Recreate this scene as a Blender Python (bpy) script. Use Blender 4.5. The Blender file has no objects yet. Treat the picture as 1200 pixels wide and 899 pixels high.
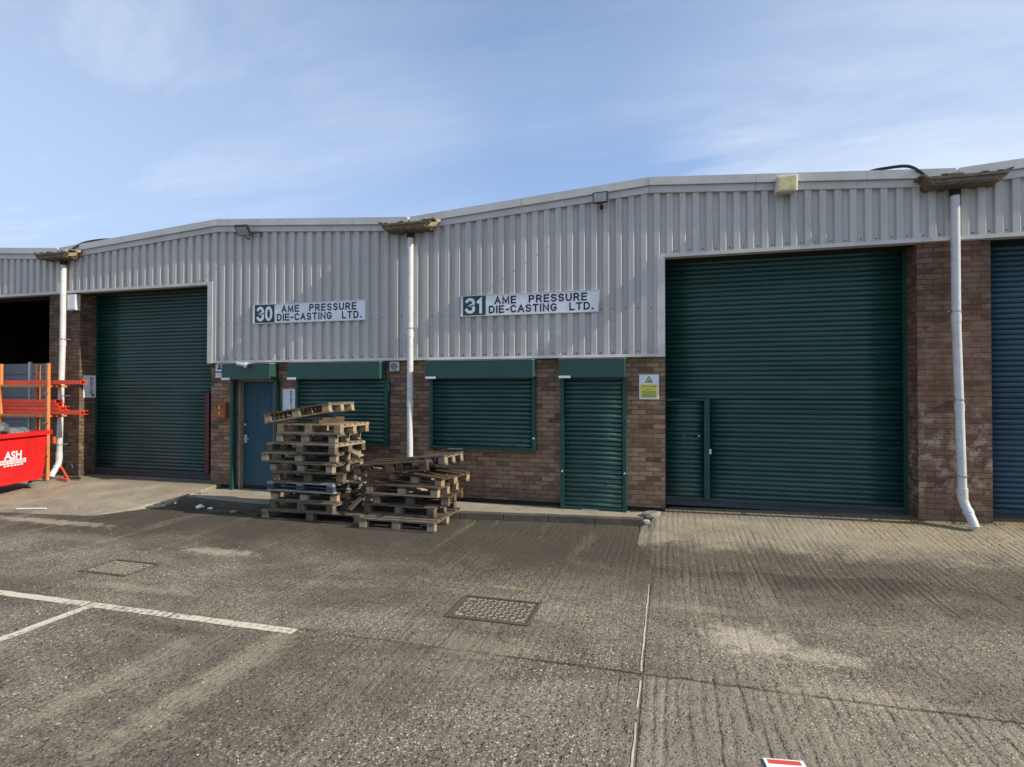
import bpy, bmesh, math, random
from mathutils import Vector, Matrix, Euler
random.seed(7)
R = math.radians
scene = bpy.context.scene
COL = scene.collection
PI = math.pi

# ------------------------------------------------------------------ camera
cam_d = bpy.data.cameras.new('camera'); cam = bpy.data.objects.new('camera', cam_d); COL.objects.link(cam)
cam_d.sensor_width = 36; cam_d.lens = 659.67 / 1200 * 36; cam_d.clip_end = 1000; cam_d.clip_start = .05
yaw, pit, rol = .269, .0119, .0005
fw = Vector((-math.sin(yaw) * math.cos(pit), math.cos(yaw) * math.cos(pit), math.sin(pit)))
rt = Vector((math.cos(yaw), math.sin(yaw), 0)); up = rt.cross(fw)
r2 = math.cos(rol) * rt + math.sin(rol) * up; u2 = -math.sin(rol) * rt + math.cos(rol) * up
mw = Matrix((r2, u2, -fw)).transposed().to_4x4(); mw.translation = Vector((4.378, -9.131, 2.036))
cam.matrix_world = mw
scene.camera = cam

# ------------------------------------------------------------------ light
SUN_EL, SUN_AZ = 33.0, -3.5       # azimuth measured from +X, negative = in front of the facade
sd = Vector((math.cos(R(SUN_EL)) * math.cos(R(SUN_AZ)), math.cos(R(SUN_EL)) * math.sin(R(SUN_AZ)), math.sin(R(SUN_EL))))
sl = bpy.data.lights.new('sun', 'SUN'); so = bpy.data.objects.new('sun', sl); COL.objects.link(so)
sl.energy = 5.0; sl.angle = R(.5); sl.color = (1, .91, .76)
so.rotation_euler = sd.to_track_quat('Z', 'Y').to_euler(); so.location = (20, -2, 14)

world = bpy.data.worlds.new('World'); scene.world = world; world.use_nodes = True
wn = world.node_tree.nodes; wl = world.node_tree.links; wn.clear()
def wnode(t, **k):
    n = wn.new(t)
    for a, v in k.items(): setattr(n, a, v)
    return n
sky = wnode('ShaderNodeTexSky', sky_type='NISHITA', sun_disc=False, sun_elevation=R(SUN_EL), sun_rotation=R(90 - SUN_AZ))
sky.air_density = 1.0; sky.dust_density = 1.0; sky.ozone_density = 2.0; sky.altitude = 50
tc = wnode('ShaderNodeTexCoord'); sep = wnode('ShaderNodeSeparateXYZ'); wl.new(tc.outputs['Generated'], sep.inputs[0])
mz = wnode('ShaderNodeMath', operation='MAXIMUM'); wl.new(sep.outputs[2], mz.inputs[0]); mz.inputs[1].default_value = 0
az = wnode('ShaderNodeMath', operation='ADD'); wl.new(mz.outputs[0], az.inputs[0]); az.inputs[1].default_value = .16
dx = wnode('ShaderNodeMath', operation='DIVIDE'); wl.new(sep.outputs[0], dx.inputs[0]); wl.new(az.outputs[0], dx.inputs[1])
dy = wnode('ShaderNodeMath', operation='DIVIDE'); wl.new(sep.outputs[1], dy.inputs[0]); wl.new(az.outputs[0], dy.inputs[1])
cb = wnode('ShaderNodeCombineXYZ'); wl.new(dx.outputs[0], cb.inputs[0]); wl.new(dy.outputs[0], cb.inputs[1])
mp = wnode('ShaderNodeMapping'); wl.new(cb.outputs[0], mp.inputs[0])
mp.inputs['Rotation'].default_value = (0, 0, R(35)); mp.inputs['Scale'].default_value = (.42, 1.25, 1); mp.inputs['Location'].default_value = (2.3, .7, 0)
n1 = wnode('ShaderNodeTexNoise'); wl.new(mp.outputs[0], n1.inputs['Vector']); n1.inputs['Scale'].default_value = 1.1
n1.inputs['Detail'].default_value = 7; n1.inputs['Roughness'].default_value = .58; n1.inputs['Distortion'].default_value = .6
cr = wnode('ShaderNodeValToRGB'); wl.new(n1.outputs[0], cr.inputs[0])
cr.color_ramp.elements[0].position = .44; cr.color_ramp.elements[0].color = (0, 0, 0, 1)
cr.color_ramp.elements[1].position = .64; cr.color_ramp.elements[1].color = (.8, .8, .8, 1)
n2 = wnode('ShaderNodeTexNoise'); wl.new(cb.outputs[0], n2.inputs['Vector']); n2.inputs['Scale'].default_value = .42; n2.inputs['Detail'].default_value = 3
wl2 = wnode('ShaderNodeMapRange'); wl.new(n2.outputs[0], wl2.inputs[0]); wl2.inputs[1].default_value = .42; wl2.inputs[2].default_value = .60; wl2.inputs[3].default_value = .15; wl2.inputs[4].default_value = 1
# veil thickens towards both ends of the terrace
ax = wnode('ShaderNodeMath', operation='ABSOLUTE'); sx_ = wnode('ShaderNodeMath', operation='ADD'); wl.new(sep.outputs[0], sx_.inputs[0]); sx_.inputs[1].default_value = .12; wl.new(sx_.outputs[0], ax.inputs[0])
vr = wnode('ShaderNodeMapRange'); wl.new(ax.outputs[0], vr.inputs[0]); vr.inputs[1].default_value = .12; vr.inputs[2].default_value = .85; vr.inputs[3].default_value = .0; vr.inputs[4].default_value = .42
cm = wnode('ShaderNodeMath', operation='MULTIPLY'); wl.new(cr.outputs[0], cm.inputs[0]); wl.new(wl2.outputs[0], cm.inputs[1])
ca = wnode('ShaderNodeMath', operation='ADD', use_clamp=True); wl.new(cm.outputs[0], ca.inputs[0]); wl.new(vr.outputs[0], ca.inputs[1])
# thin high haze, thicker near the horizon
hz = wnode('ShaderNodeMapRange'); wl.new(mz.outputs[0], hz.inputs[0])
hz.inputs[1].default_value = 0; hz.inputs[2].default_value = .7; hz.inputs[3].default_value = .85; hz.inputs[4].default_value = .27
mixb = wnode('ShaderNodeMix', data_type='RGBA'); wl.new(hz.outputs[0], mixb.inputs[0]); wl.new(sky.outputs[0], mixb.inputs[6])
mixb.inputs[7].default_value = (4.0, 5.9, 9.9, 1)
mix = wnode('ShaderNodeMix', data_type='RGBA'); wl.new(ca.outputs[0], mix.inputs[0]); wl.new(mixb.outputs[2], mix.inputs[6])
mix.inputs[7].default_value = (7.0, 7.9, 9.0, 1)
bg = wnode('ShaderNodeBackground'); wl.new(mix.outputs[2], bg.inputs[0]); bg.inputs[1].default_value = .100
wo = wnode('ShaderNodeOutputWorld'); wl.new(bg.outputs[0], wo.inputs[0])

scene.view_settings.view_transform = 'Standard'; scene.view_settings.look = 'None'
scene.view_settings.exposure = 0.20; scene.view_settings.gamma = 1; scene.view_settings.use_curve_mapping = False
scene.render.engine = 'CYCLES'
scene.cycles.max_bounces = 6; scene.cycles.diffuse_bounces = 3; scene.cycles.glossy_bounces = 3

# ------------------------------------------------------------------ materials
class NT:
    def __init__(s, name):
        s.m = bpy.data.materials.new(name); s.m.use_nodes = True
        s.n = s.m.node_tree.nodes; s.l = s.m.node_tree.links
        s.b = s.n['Principled BSDF']; s.out = s.n['Material Output']
        s.tc = s.n.new('ShaderNodeTexCoord')
        s.uv = s.tc.outputs['UV']; s.obj = s.tc.outputs['Object']
        s.geo = s.n.new('ShaderNodeNewGeometry'); s.pos = s.geo.outputs['Position']
    def put(s, sock, v):
        if hasattr(v, 'links') or isinstance(v, bpy.types.NodeSocket): s.l.new(v, sock)
        elif isinstance(v, tuple) and len(v) == 3 and sock.type == 'RGBA': sock.default_value = (*v, 1)
        else: sock.default_value = v
    def math(s, op, a, b=None, c=None, clamp=False):
        n = s.n.new('ShaderNodeMath'); n.operation = op; n.use_clamp = clamp
        s.put(n.inputs[0], a)
        if b is not None: s.put(n.inputs[1], b)
        if c is not None: s.put(n.inputs[2], c)
        return n.outputs[0]
    def xyz(s, v):
        n = s.n.new('ShaderNodeSeparateXYZ'); s.l.new(v, n.inputs[0]); return n.outputs
    def comb(s, x, y, z=0.0):
        n = s.n.new('ShaderNodeCombineXYZ'); s.put(n.inputs[0], x); s.put(n.inputs[1], y); s.put(n.inputs[2], z); return n.outputs[0]
    def map(s, v, scale=(1, 1, 1), loc=(0, 0, 0), rot=(0, 0, 0)):
        n = s.n.new('ShaderNodeMapping'); s.l.new(v, n.inputs[0]); n.inputs['Scale'].default_value = scale
        n.inputs['Location'].default_value = loc; n.inputs['Rotation'].default_value = rot; return n.outputs[0]
    def noise(s, v, sc, det=4, rough=.55, dist=0.0):
        n = s.n.new('ShaderNodeTexNoise'); s.l.new(v, n.inputs['Vector']); n.inputs['Scale'].default_value = sc
        n.inputs['Detail'].default_value = det; n.inputs['Roughness'].default_value = rough; n.inputs['Distortion'].default_value = dist
        return n.outputs[0]
    def white(s, v):
        n = s.n.new('ShaderNodeTexWhiteNoise'); n.noise_dimensions = '3D'; s.l.new(v, n.inputs[0]); return n.outputs[0]
    def vor(s, v, sc, feature='F1'):
        n = s.n.new('ShaderNodeTexVoronoi'); n.feature = feature; s.l.new(v, n.inputs['Vector']); n.inputs['Scale'].default_value = sc; return n
    def ramp(s, f, stops, interp='LINEAR'):
        n = s.n.new('ShaderNodeValToRGB'); s.l.new(f, n.inputs[0]); n.color_ramp.interpolation = interp
        e = n.color_ramp.elements
        while len(e) < len(stops): e.new(.5)
        for i, (p, c) in enumerate(stops):
            e[i].position = p; e[i].color = (c, c, c, 1) if not isinstance(c, tuple) else (*c, 1)
        return n.outputs[0]
    def mix(s, f, a, b, mode='MIX'):
        n = s.n.new('ShaderNodeMix'); n.data_type = 'RGBA'; n.blend_type = mode
        s.put(n.inputs[0], f); s.put(n.inputs[6], a); s.put(n.inputs[7], b); return n.outputs[2]
    def rng(s, v, a, b, c=0.0, d=1.0):
        n = s.n.new('ShaderNodeMapRange'); s.put(n.inputs[0], v)
        n.inputs[1].default_value = a; n.inputs[2].default_value = b; n.inputs[3].default_value = c; n.inputs[4].default_value = d
        return n.outputs[0]
    def bump(s, h, strength=.5, dist=.01, nrm=None):
        n = s.n.new('ShaderNodeBump'); s.l.new(h, n.inputs['Height']); n.inputs['Strength'].default_value = strength
        n.inputs['Distance'].default_value = dist
        if nrm: s.l.new(nrm, n.inputs['Normal'])
        return n.outputs[0]
    def fin(s, col, rough=.6, nrm=None, spec=.4, metal=0.0):
        s.put(s.b.inputs['Base Color'], col); s.put(s.b.inputs['Roughness'], rough)
        s.b.inputs['Specular IOR Level'].default_value = spec; s.put(s.b.inputs['Metallic'], metal)
        if nrm: s.l.new(nrm, s.b.inputs['Normal'])
        return s.m

def paint(name, col, rough=.45, var=.12, sc=6, dirt=(.09, .075, .06), dirt_amt=.25, bump=.15, spec=.4, metal=0.0):
    t = NT(name)
    f = t.noise(t.pos, sc, 5, .6); g = t.noise(t.pos, sc * 7, 3, .6)
    lo = tuple(c * (1 - var) for c in col); hi = tuple(min(1, c * (1 + var)) for c in col)
    c = t.mix(t.rng(f, .3, .7), lo, hi)
    d = t.math('MULTIPLY', t.ramp(t.noise(t.pos, sc * 2.3, 8, .7, .6), [(.52, 0.0), (.75, 1.0)]), dirt_amt)
    c = t.mix(d, c, dirt)
    r = t.math('ADD', t.math('MULTIPLY', g, .2), rough - .1)
    return t.fin(c, r, t.bump(g, bump, .002), spec, metal)

def m_cladding(base=(.50, .492, .475)):
    t = NT('grey_cladding'); x, y, z = t.xyz(t.pos)
    sheet = t.white(t.comb(t.math('FLOOR', t.math('DIVIDE', x, .98)), 3.0, 0.0))
    streak = t.noise(t.map(t.pos, (14, 14, .7)), 1.0, 6, .65)
    blot = t.noise(t.pos, 1.6, 5, .6)
    c = t.mix(sheet, tuple(v * .90 for v in base), (base[0] * 1.06, base[1] * 1.05, base[2] * 1.03))
    c = t.mix(t.rng(streak, .38, .68, 0, .50), c, (base[0] * .66, base[1] * .65, base[2] * .60))
    c = t.mix(t.rng(blot, .45, .72, 0, .35), c, (.46, .43, .35))
    # grime washing up from the foot of the sheets and down from the verge
    low = t.math('MULTIPLY', t.rng(z, 2.6, 2.95, 1, 0), t.rng(t.noise(t.map(t.pos, (9, 9, 3)), 1, 5, .7), .4, .7))
    c = t.mix(t.math('MULTIPLY', low, .4), c, (.26, .24, .20))
    rr = t.math('MULTIPLY', t.ramp(t.noise(t.map(t.pos, (30, 30, .9), (2, 0, 1)), 1, 4, .6), [(.66, 0.0), (.76, 1.0)]), t.rng(z, 3.4, 2.6)); c = t.mix(t.math('MULTIPLY', rr, .5), c, (.22, .14, .08))
    tp = t.math('MULTIPLY', t.rng(z, 4.75, 5.15), t.rng(t.noise(t.map(t.pos, (11, 11, 2)), 1, 5, .7), .38, .65)); c = t.mix(t.math('MULTIPLY', tp, .45), c, (.20, .19, .14))
    g = t.noise(t.pos, 3.0, 3, .5)
    return t.fin(c, t.rng(streak, .3, .7, .24, .40), t.bump(g, .25, .012), .5)

def m_brick():
    t = NT('brick'); u, v, _ = t.xyz(t.uv)
    wob = t.noise(t.map(t.uv, (1, 1, 1)), 9, 3, .5)
    wob = t.math('MULTIPLY', t.math('SUBTRACT', wob, .5), .012)
    u = t.math('ADD', u, wob); v = t.math('ADD', v, t.math('MULTIPLY', wob, .6))
    vr = t.math('DIVIDE', v, .075); row = t.math('FLOOR', vr); fv = t.math('FRACT', vr)
    half = t.math('MULTIPLY', t.math('FLOORED_MODULO', row, 2.0), .5)
    # an occasional course of headers half a brick out, as in the photograph
    ur = t.math('ADD', t.math('DIVIDE', u, .225), half); coln = t.math('FLOOR', ur); fu = t.math('FRACT', ur)
    rnd = t.white(t.comb(coln, row, 1.7)); rnd2 = t.white(t.comb(coln, row, 9.1))
    eu = t.math('SUBTRACT', .5, t.math('ABSOLUTE', t.math('SUBTRACT', fu, .5)))   # 0 at edges
    ev = t.math('SUBTRACT', .5, t.math('ABSOLUTE', t.math('SUBTRACT', fv, .5)))
    mu = t.rng(eu, .012, .032); mv = t.rng(ev, .045, .095)
    face = t.math('MULTIPLY', mu, mv)                       # 1 on the brick face, 0 in the joint
    c = t.ramp(rnd, [(0, (.075, .040, .028)), (.12, (.145, .082, .050)), (.30, (.205, .122, .074)), (.52, (.265, .170, .105)),
                     (.80, (.335, .218, .142)), (.93, (.21, .14, .10)), (1, (.085, .058, .055))])
    mott = t.noise(t.uv, 22, 6, .7); stri = t.noise(t.map(t.uv, (90, 14, 1)), 1, 3, .6)
    c = t.mix(t.rng(mott, .3, .75, 0, .55), c, t.mix(rnd2, (.40, .26, .16), (.14, .08, .055)))
    c = t.mix(t.rng(stri, .45, .75, 0, .3), c, (.17, .11, .09))
    mort = t.mix(t.noise(t.uv, 30, 4, .6), (.07, .055, .040), (.17, .135, .10))
    c = t.mix(face, mort, c)
    x, y, z = t.xyz(t.pos)
    # splash dirt at the foot, sooty and lime bloomed patches
    big = t.noise(t.pos, 1.3, 6, .65)
    foot = t.math('MULTIPLY', t.rng(z, .22, .55, 1, 0), t.rng(big, .3, .6, .4, 1))
    c = t.mix(t.math('MULTIPLY', foot, .72), c, (.075, .066, .052))
    c = t.mix(t.math('MULTIPLY', t.rng(t.noise(t.map(t.pos, (1, 1, 1), (4, 2, 7)), 1.8, 6, .7), .54, .72), .5), c, (.12, .085, .065))
    pier = t.math('MULTIPLY', t.rng(x, 7.6, 7.8), t.math('MULTIPLY', t.rng(z, .4, .7), t.rng(z, 2.0, 1.3)))
    t1 = t.rng(x, -7.3, -7.6); c = t.mix(t.math('MULTIPLY', t1, .60), c, (.050, .034, .025))      # left hand pier darkened, its shade put into the brick colour
    t2 = t.rng(x, 7.5, 7.8); c = t.mix(t.math('MULTIPLY', t2, .50), c, (.085, .042, .028))  # right pier: redder brick, with its shade put into the colour
    bloom = t.math('MULTIPLY', t.ramp(t.noise(t.map(t.pos, (1, 1, 1), (9, 0, 3)), 5.5, 6, .7), [(.50, 0.0), (.62, 1.0)]), t.math('ADD', .12, t.math('MULTIPLY', pier, .40)))
    c = t.mix(bloom, c, (.50, .43, .37))
    h = t.math('ADD', t.math('MULTIPLY', face, .8), t.math('MULTIPLY', mott, .4))
    return t.fin(c, .88, t.bump(h, 1.0, .011), .25)

def ground_common(t, pale=0.0):
    x, y, z = t.xyz(t.pos); P = t.comb(x, y, 0.0)
    big = t.noise(P, .38, 4, .6, .6); mid = t.noise(t.map(P, (1, 1, 1), (3, 9, 0)), 1.5, 5, .68, .4); fine = t.noise(P, 45, 4, .75)
    a = t.mix(t.rng(big, .32, .68), (.112, .095, .073), (.212, .182, .141))
    a = t.mix(t.rng(mid, .30, .72, 0, .8), a, (.28, .248, .198))
    blot = t.ramp(t.noise(t.map(P, (.7, 1.5, 1), (1, 4, 0)), 1.1, 6, .72, .8), [(.46, 0.0), (.66, 1.0)])
    a = t.mix(t.math('MULTIPLY', blot, .58), a, (.062, .053, .041))
    # exposed aggregate: every stone its own tone, pits between
    warp = t.n.new('ShaderNodeVectorMath'); warp.operation = 'ADD'
    t.l.new(P, warp.inputs[0]); nn = t.n.new('ShaderNodeTexNoise'); t.l.new(P, nn.inputs['Vector']); nn.inputs['Scale'].default_value = 30; nn.inputs['Detail'].default_value = 1
    sc = t.n.new('ShaderNodeVectorMath'); sc.operation = 'SCALE'; t.l.new(nn.outputs['Color'], sc.inputs[0]); sc.inputs['Scale'].default_value = .028
    t.l.new(sc.outputs[0], warp.inputs[1]); W = warp.outputs[0]
    v1 = t.vor(W, 54); v2 = t.vor(t.map(W, (1, 1, 1), (.3, .7, 0)), 105)
    r1 = t.xyz(v1.outputs['Color'])[0]; r2_ = t.xyz(v2.outputs['Color'])[1]
    stone = t.math('MULTIPLY', t.ramp(r1, [(.50, 0.0), (.78, 1.0)]), t.rng(v1.outputs['Distance'], .50, .32))
    stone2 = t.math('MULTIPLY', t.ramp(r2_, [(.55, 0.0), (.82, 1.0)]), t.rng(v2.outputs['Distance'], .52, .30))
    pit = t.math('MULTIPLY', t.ramp(t.xyz(v1.outputs['Color'])[1], [(.46, 0.0), (.75, 1.0)]), t.rng(v1.outputs['Distance'], .6, .25))
    wear = t.rng(t.noise(t.map(P, (1, 1, 1), (7, 2, 0)), .9, 5, .6), .34, .6, .25, 1.0)
    a = t.mix(t.math('MULTIPLY', t.math('MULTIPLY', stone, wear), .95), a, (.74, .65, .50))
    a = t.mix(t.math('MULTIPLY', t.math('MULTIPLY', stone2, wear), .9), a, (.66, .575, .44))
    a = t.mix(t.math('MULTIPLY', pit, .9), a, (.022, .019, .016))
    a = t.mix(t.rng(fine, .38, .66, 0, .5), a, (.085, .074, .058))
    return x, y, P, big, mid, fine, a, stone, pit

def m_yard(name='yard_concrete', ramp=False):
    t = NT(name)
    x, y, P, big, mid, fine, a, stone, pit = ground_common(t)
    # tamping ridges run away from the building, deeper east of the white joint
    wx = t.math('ADD', x, t.math('MULTIPLY', t.math('SUBTRACT', t.noise(t.map(P, (3, .5, 1)), 1.6, 4, .6), .5), .12))
    rid = t.math('POWER', t.math('MULTIPLY', t.math('ADD', t.math('SINE', t.math('MULTIPLY', wx, 2 * PI / .079)), 1.0), .5), 2.0)
    broken = t.rng(t.noise(t.map(P, (7, 1.0, 1)), 1.3, 5, .65), .36, .60)
    east = t.rng(x, 4.10, 4.25)
    front = t.rng(y, -4.90, -5.0); top = t.rng(t.math('ADD', y, t.math('MULTIPLY', mid, 1.2)), -2.9, -1.9)
    zone = t.math('ADD', .36, t.math('MULTIPLY', east, t.math('ADD', t.math('MULTIPLY', front, .42), t.math('MULTIPLY', top, .42))))
    patch = t.rng(t.noise(t.map(P, (1, .8, 1), (2, 5, 0)), .8, 4, .6), .36, .58, .30, 1.0)
    ramt = t.math('MULTIPLY', t.math('MULTIPLY', rid, broken), t.math('MULTIPLY', zone, patch))
    ramt = t.math('MULTIPLY', ramt, t.rng(t.noise(P, 17, 3, .7), .32, .56))
    if ramp:
        pale = t.mix(t.rng(mid, .3, .7), (.25, .215, .155), (.46, .40, .295))
        yb = t.math('ADD', y, t.math('MULTIPLY', t.math('SUBTRACT', t.noise(P, 1.9, 6, .7), .5), 1.5))
        up = t.math('MULTIPLY', t.rng(yb, -1.75, -1.05), .66)
        left = t.rng(x, 0.0, -1.0); up = t.math('MAXIMUM', up, t.math('MULTIPLY', left, t.rng(yb, -2.6, -1.9, 0, .70)))
        a = t.mix(up, a, pale)
        dk = t.math('MULTIPLY', t.rng(up, .30, .0), .62); a = t.mix(dk, a, (.062, .053, .040))
        moss = t.math('MULTIPLY', t.rng(y, -.9, -.1), t.math('MULTIPLY', t.rng(x, 6.5, 8.5), t.rng(t.noise(P, 4, 5, .7), .42, .6))); a = t.mix(t.math('MULTIPLY', moss, .55), a, (.18, .18, .065))
        edge = t.math('MULTIPLY', t.rng(y, -.35, .05), t.rng(mid, .35, .55)); a = t.mix(t.math('MULTIPLY', edge, .6), a, (.075, .068, .052))
        och = t.math('MULTIPLY', t.math('MULTIPLY', t.rng(x, 6.2, 7.2), t.rng(t.noise(P, 3, 5, .7), .48, .62)), t.rng(y, -1.5, -.8)); a = t.mix(t.math('MULTIPLY', och, .4), a, (.38, .25, .08))
        a = t.mix(t.math('MULTIPLY', ramt, .62), a, (.085, .070, .048))
        h = t.math('SUBTRACT', t.math('ADD', t.math('MULTIPLY', fine, .4), t.math('MULTIPLY', mid, .6)), t.math('ADD', t.math('MULTIPLY', ramt, 1.2), t.math('MULTIPLY', pit, .5)))
        return t.fin(a, .92, t.bump(h, .9, .014), .22)
    a = t.mix(t.math('MULTIPLY', ramt, .80), a, (.042, .035, .026))
    # damp oily band along the kerb and across in front of the big door
    yb = t.math('ADD', y, t.math('MULTIPLY', t.math('SUBTRACT', t.noise(P, .9, 6, .68, .5), .5), 2.6))
    band = t.math('MULTIPLY', t.rng(yb, -3.7, -2.3), .80)
    a = t.mix(band, a, (.052, .044, .033))
    far = t.math('MULTIPLY', t.rng(t.noise(t.map(P, (.35, .9, 1), (5, 1, 0)), 1.0, 6, .66, .6), .47, .60), t.rng(x, 5.5, 2.0, .25, 1.0)); a = t.mix(t.math('MULTIPLY', far, .50), a, (.070, .060, .046))
    # tyre-polished and scraped streaks running in and out
    bfn = t.rng(t.noise(t.map(P, (30, 6, 1)), 1, 4, .7), .35, .62)
    stk = t.ramp(t.noise(t.map(P, (3.2, .30, 1), (1, 6, 0), (0, 0, R(-6))), 1.0, 6, .68, .3), [(.56, 0.0), (.70, 1.0)]); a = t.mix(t.math('MULTIPLY', t.math('MULTIPLY', stk, bfn), .46), a, (.40, .35, .27))
    # drips
    vd = t.vor(P, 2.3); dr = t.math('MULTIPLY', t.rng(t.math('ADD', vd.outputs['Distance'], t.math('MULTIPLY', mid, .10)), .135, .085), t.ramp(t.xyz(vd.outputs['Color'])[0], [(.45, 0.0), (.55, 1.0)])); a = t.mix(t.math('MULTIPLY', dr, .55), a, (.035, .030, .024))
    bn = t.math('MULTIPLY', t.math('SUBTRACT', t.noise(P, 6.5, 6, .72), .5), 3.0); bf = t.rng(fine, .62, .42, .40, 1.0)
    def blob(cx, cy, sx, sy, amt, col, a):
        dxx = t.math('DIVIDE', t.math('SUBTRACT', x, cx), sx); dyy = t.math('DIVIDE', t.math('SUBTRACT', y, cy), sy)
        d = t.math('SQRT', t.math('ADD', t.math('MULTIPLY', dxx, dxx), t.math('MULTIPLY', dyy, dyy)))
        d = t.math('ADD', d, bn)
        return t.mix(t.math('MULTIPLY', t.math('MULTIPLY', t.rng(d, 1.15, .45), bf), amt), a, col)
    a = blob(5.02, -4.15, .36, .32, .75, (.54, .48, .37), a)
    a = blob(5.50, -4.32, .34, .16, .65, (.50, .44, .34), a)
    a = blob(5.60, -4.90, .60, .16, .50, (.46, .40, .30), a)
    a = blob(4.6, -3.6, .55, .10, .40, (.40, .34, .25), a)
    a = blob(-1.1, -3.25, .60, .14, .7, (.50, .44, .33), a)
    a = blob(-1.0, -4.55, .75, .10, .5, (.42, .37, .28), a)
    a = blob(-4.9, -2.6, 1.3, .14, .75, (.48, .43, .33), a)
    a = blob(-3.4, -3.2, .9, .20, .35, (.36, .31, .23), a)
    a = blob(1.3, -5.7, .16, 1.1, .50, (.42, .36, .26), a)
    a = blob(.6, -6.1, .12, .9, .40, (.40, .34, .25), a)
    a = blob(2.8, -3.52, .22, .022, .55, (.46, .42, .16), a); a = blob(2.35, -3.55, .03, .03, .5, (.46, .42, .16), a)
    a = blob(2.95, -4.85, .55, .2, .40, (.38, .33, .25), a)
    a = blob(.2, -5.25, .60, .10, .65, (.038, .033, .025), a)
    jn = t.math('MULTIPLY', t.math('SUBTRACT', t.noise(P, 5, 5, .7), .5), .09)
    j1 = t.rng(t.math('ABSOLUTE', t.math('ADD', t.math('ADD', y, 4.965), jn)), .020, .004)
    j1 = t.math('MULTIPLY', j1, t.rng(t.noise(P, 2.2, 3, .6), .32, .5, .25, 1.0))
    j1 = t.math('MULTIPLY', j1, t.rng(x, 1.05, 1.3)); j1 = t.math('MULTIPLY', j1, t.rng(x, 2.9, 3.6, .55, 1.0))
    j2 = t.math('MULTIPLY', t.rng(t.math('ABSOLUTE', t.math('SUBTRACT', x, 4.203)), .009, .003), t.rng(y, -4.0, -5.0, .25, .8))
    j3 = t.math('MULTIPLY', t.rng(t.math('ABSOLUTE', t.math('ADD', t.math('SUBTRACT', x, 2.62), jn)), .010, .003), t.math('MULTIPLY', t.rng(y, -5.0, -4.9), t.rng(y, -4.4, -4.5, 0, .6)))
    jj = t.math('MAXIMUM', t.math('MAXIMUM', j1, j2), j3)
    a = t.mix(t.math('MULTIPLY', jj, .85), a, (.032, .028, .022))
    bay = t.math('MULTIPLY', t.rng(y, -4.955, -4.975), t.rng(x, 4.19, 4.21)); a = t.mix(t.math('MULTIPLY', bay, .20), a, (.40, .35, .27))
    h = t.math('ADD', t.math('MULTIPLY', fine, .35), t.math('MULTIPLY', stone, .35))
    h = t.math('SUBTRACT', h, t.math('MULTIPLY', pit, .6)); h = t.math('SUBTRACT', h, t.math('MULTIPLY', ramt, 1.3)); h = t.math('SUBTRACT', h, jj)
    h = t.math('ADD', h, t.math('MULTIPLY', mid, .8))
    return t.fin(a, t.rng(band, 0, .66, .93, .70), t.bump(h, .9, .014), .25)

def m_concrete(name, lo, hi):
    t = NT(name); n = t.noise(t.pos, 2.4, 8, .7, .4); f = t.noise(t.pos, 60, 3, .7)
    c = t.mix(t.rng(n, .3, .7), lo, hi); c = t.mix(t.rng(f, .4, .75, 0, .35), c, tuple(v * .4 for v in lo))
    st = t.ramp(t.noise(t.map(t.pos, (1, 1, 1), (4, 1, 0)), 5, 7, .75, .5), [(.52, 0.0), (.7, 1.0)]); c = t.mix(t.math('MULTIPLY', st, .5), c, tuple(v * .35 for v in lo))
    return t.fin(c, .92, t.bump(t.math('ADD', f, n), .6, .008), .22)

def m_wood(name, lo, hi, dark=(.05, .035, .022), amt=.35):
    t = NT(name); u = t.uv
    oi = t.n.new('ShaderNodeObjectInfo'); rnd = oi.outputs['Random']
    grain = t.noise(t.map(u, (2.2, 60, 1)), 1, 5, .65, .3); big = t.noise(t.map(u, (1.4, 5, 1)), 1, 5, .6); fi = t.noise(t.map(u, (30, 260, 1)), 1, 2, .6)
    c = t.mix(t.math('ADD', t.math('MULTIPLY', t.rng(big, .3, .7), .6), t.math('MULTIPLY', rnd, .4)), lo, hi)
    c = t.mix(t.rng(grain, .45, .75, 0, .5), c, tuple(v * .45 for v in lo))
    c = t.mix(t.math('MULTIPLY', t.ramp(t.noise(t.pos, 7, 7, .75), [(.47, 0.0), (.68, 1.0)]), amt), c, dark)
    return t.fin(c, .85, t.bump(t.math('ADD', grain, t.math('MULTIPLY', fi, .4)), .6, .004), .2)

def m_shutter(name, col, dust=(.20, .21, .17)):
    t = NT(name); x, y, z = t.xyz(t.pos)
    lath = t.white(t.comb(t.math('FLOOR', t.math('DIVIDE', z, .075)), 2.0, 0.0))
    c = t.mix(lath, tuple(v * .84 for v in col), tuple(v * 1.14 for v in col))
    st = t.noise(t.map(t.pos, (.9, .9, 12)), 1, 6, .7); c = t.mix(t.rng(st, .42, .72, 0, .32), c, dust); fd = t.noise(t.map(t.pos, (.6, .6, .9), (3, 0, 5)), 1, 5, .65); c = t.mix(t.rng(fd, .42, .68, 0, .35), c, tuple(min(1, q * 1.5 + .010) for q in col)); sc_ = t.ramp(t.noise(t.map(t.pos, (4, 4, 60)), 1, 4, .7), [(.62, 0.0), (.72, 1.0)]); c = t.mix(t.math('MULTIPLY', sc_, .22), c, dust)
    low = t.math('MULTIPLY', t.rng(z, .15, .9, 1, 0), t.rng(t.noise(t.pos, 3, 6, .7), .35, .65)); c = t.mix(t.math('MULTIPLY', low, .40), c, dust)
    v = t.noise(t.map(t.pos, (5, 5, .5)), 1, 5, .65); c = t.mix(t.rng(v, .5, .75, 0, .22), c, tuple(q * .5 for q in col))
    g = t.noise(t.map(t.pos, (1.2, 1.2, 6)), 1, 3, .5)
    return t.fin(c, t.rng(st, .3, .7, .24, .42), t.bump(g, .3, .01), .5)

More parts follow.
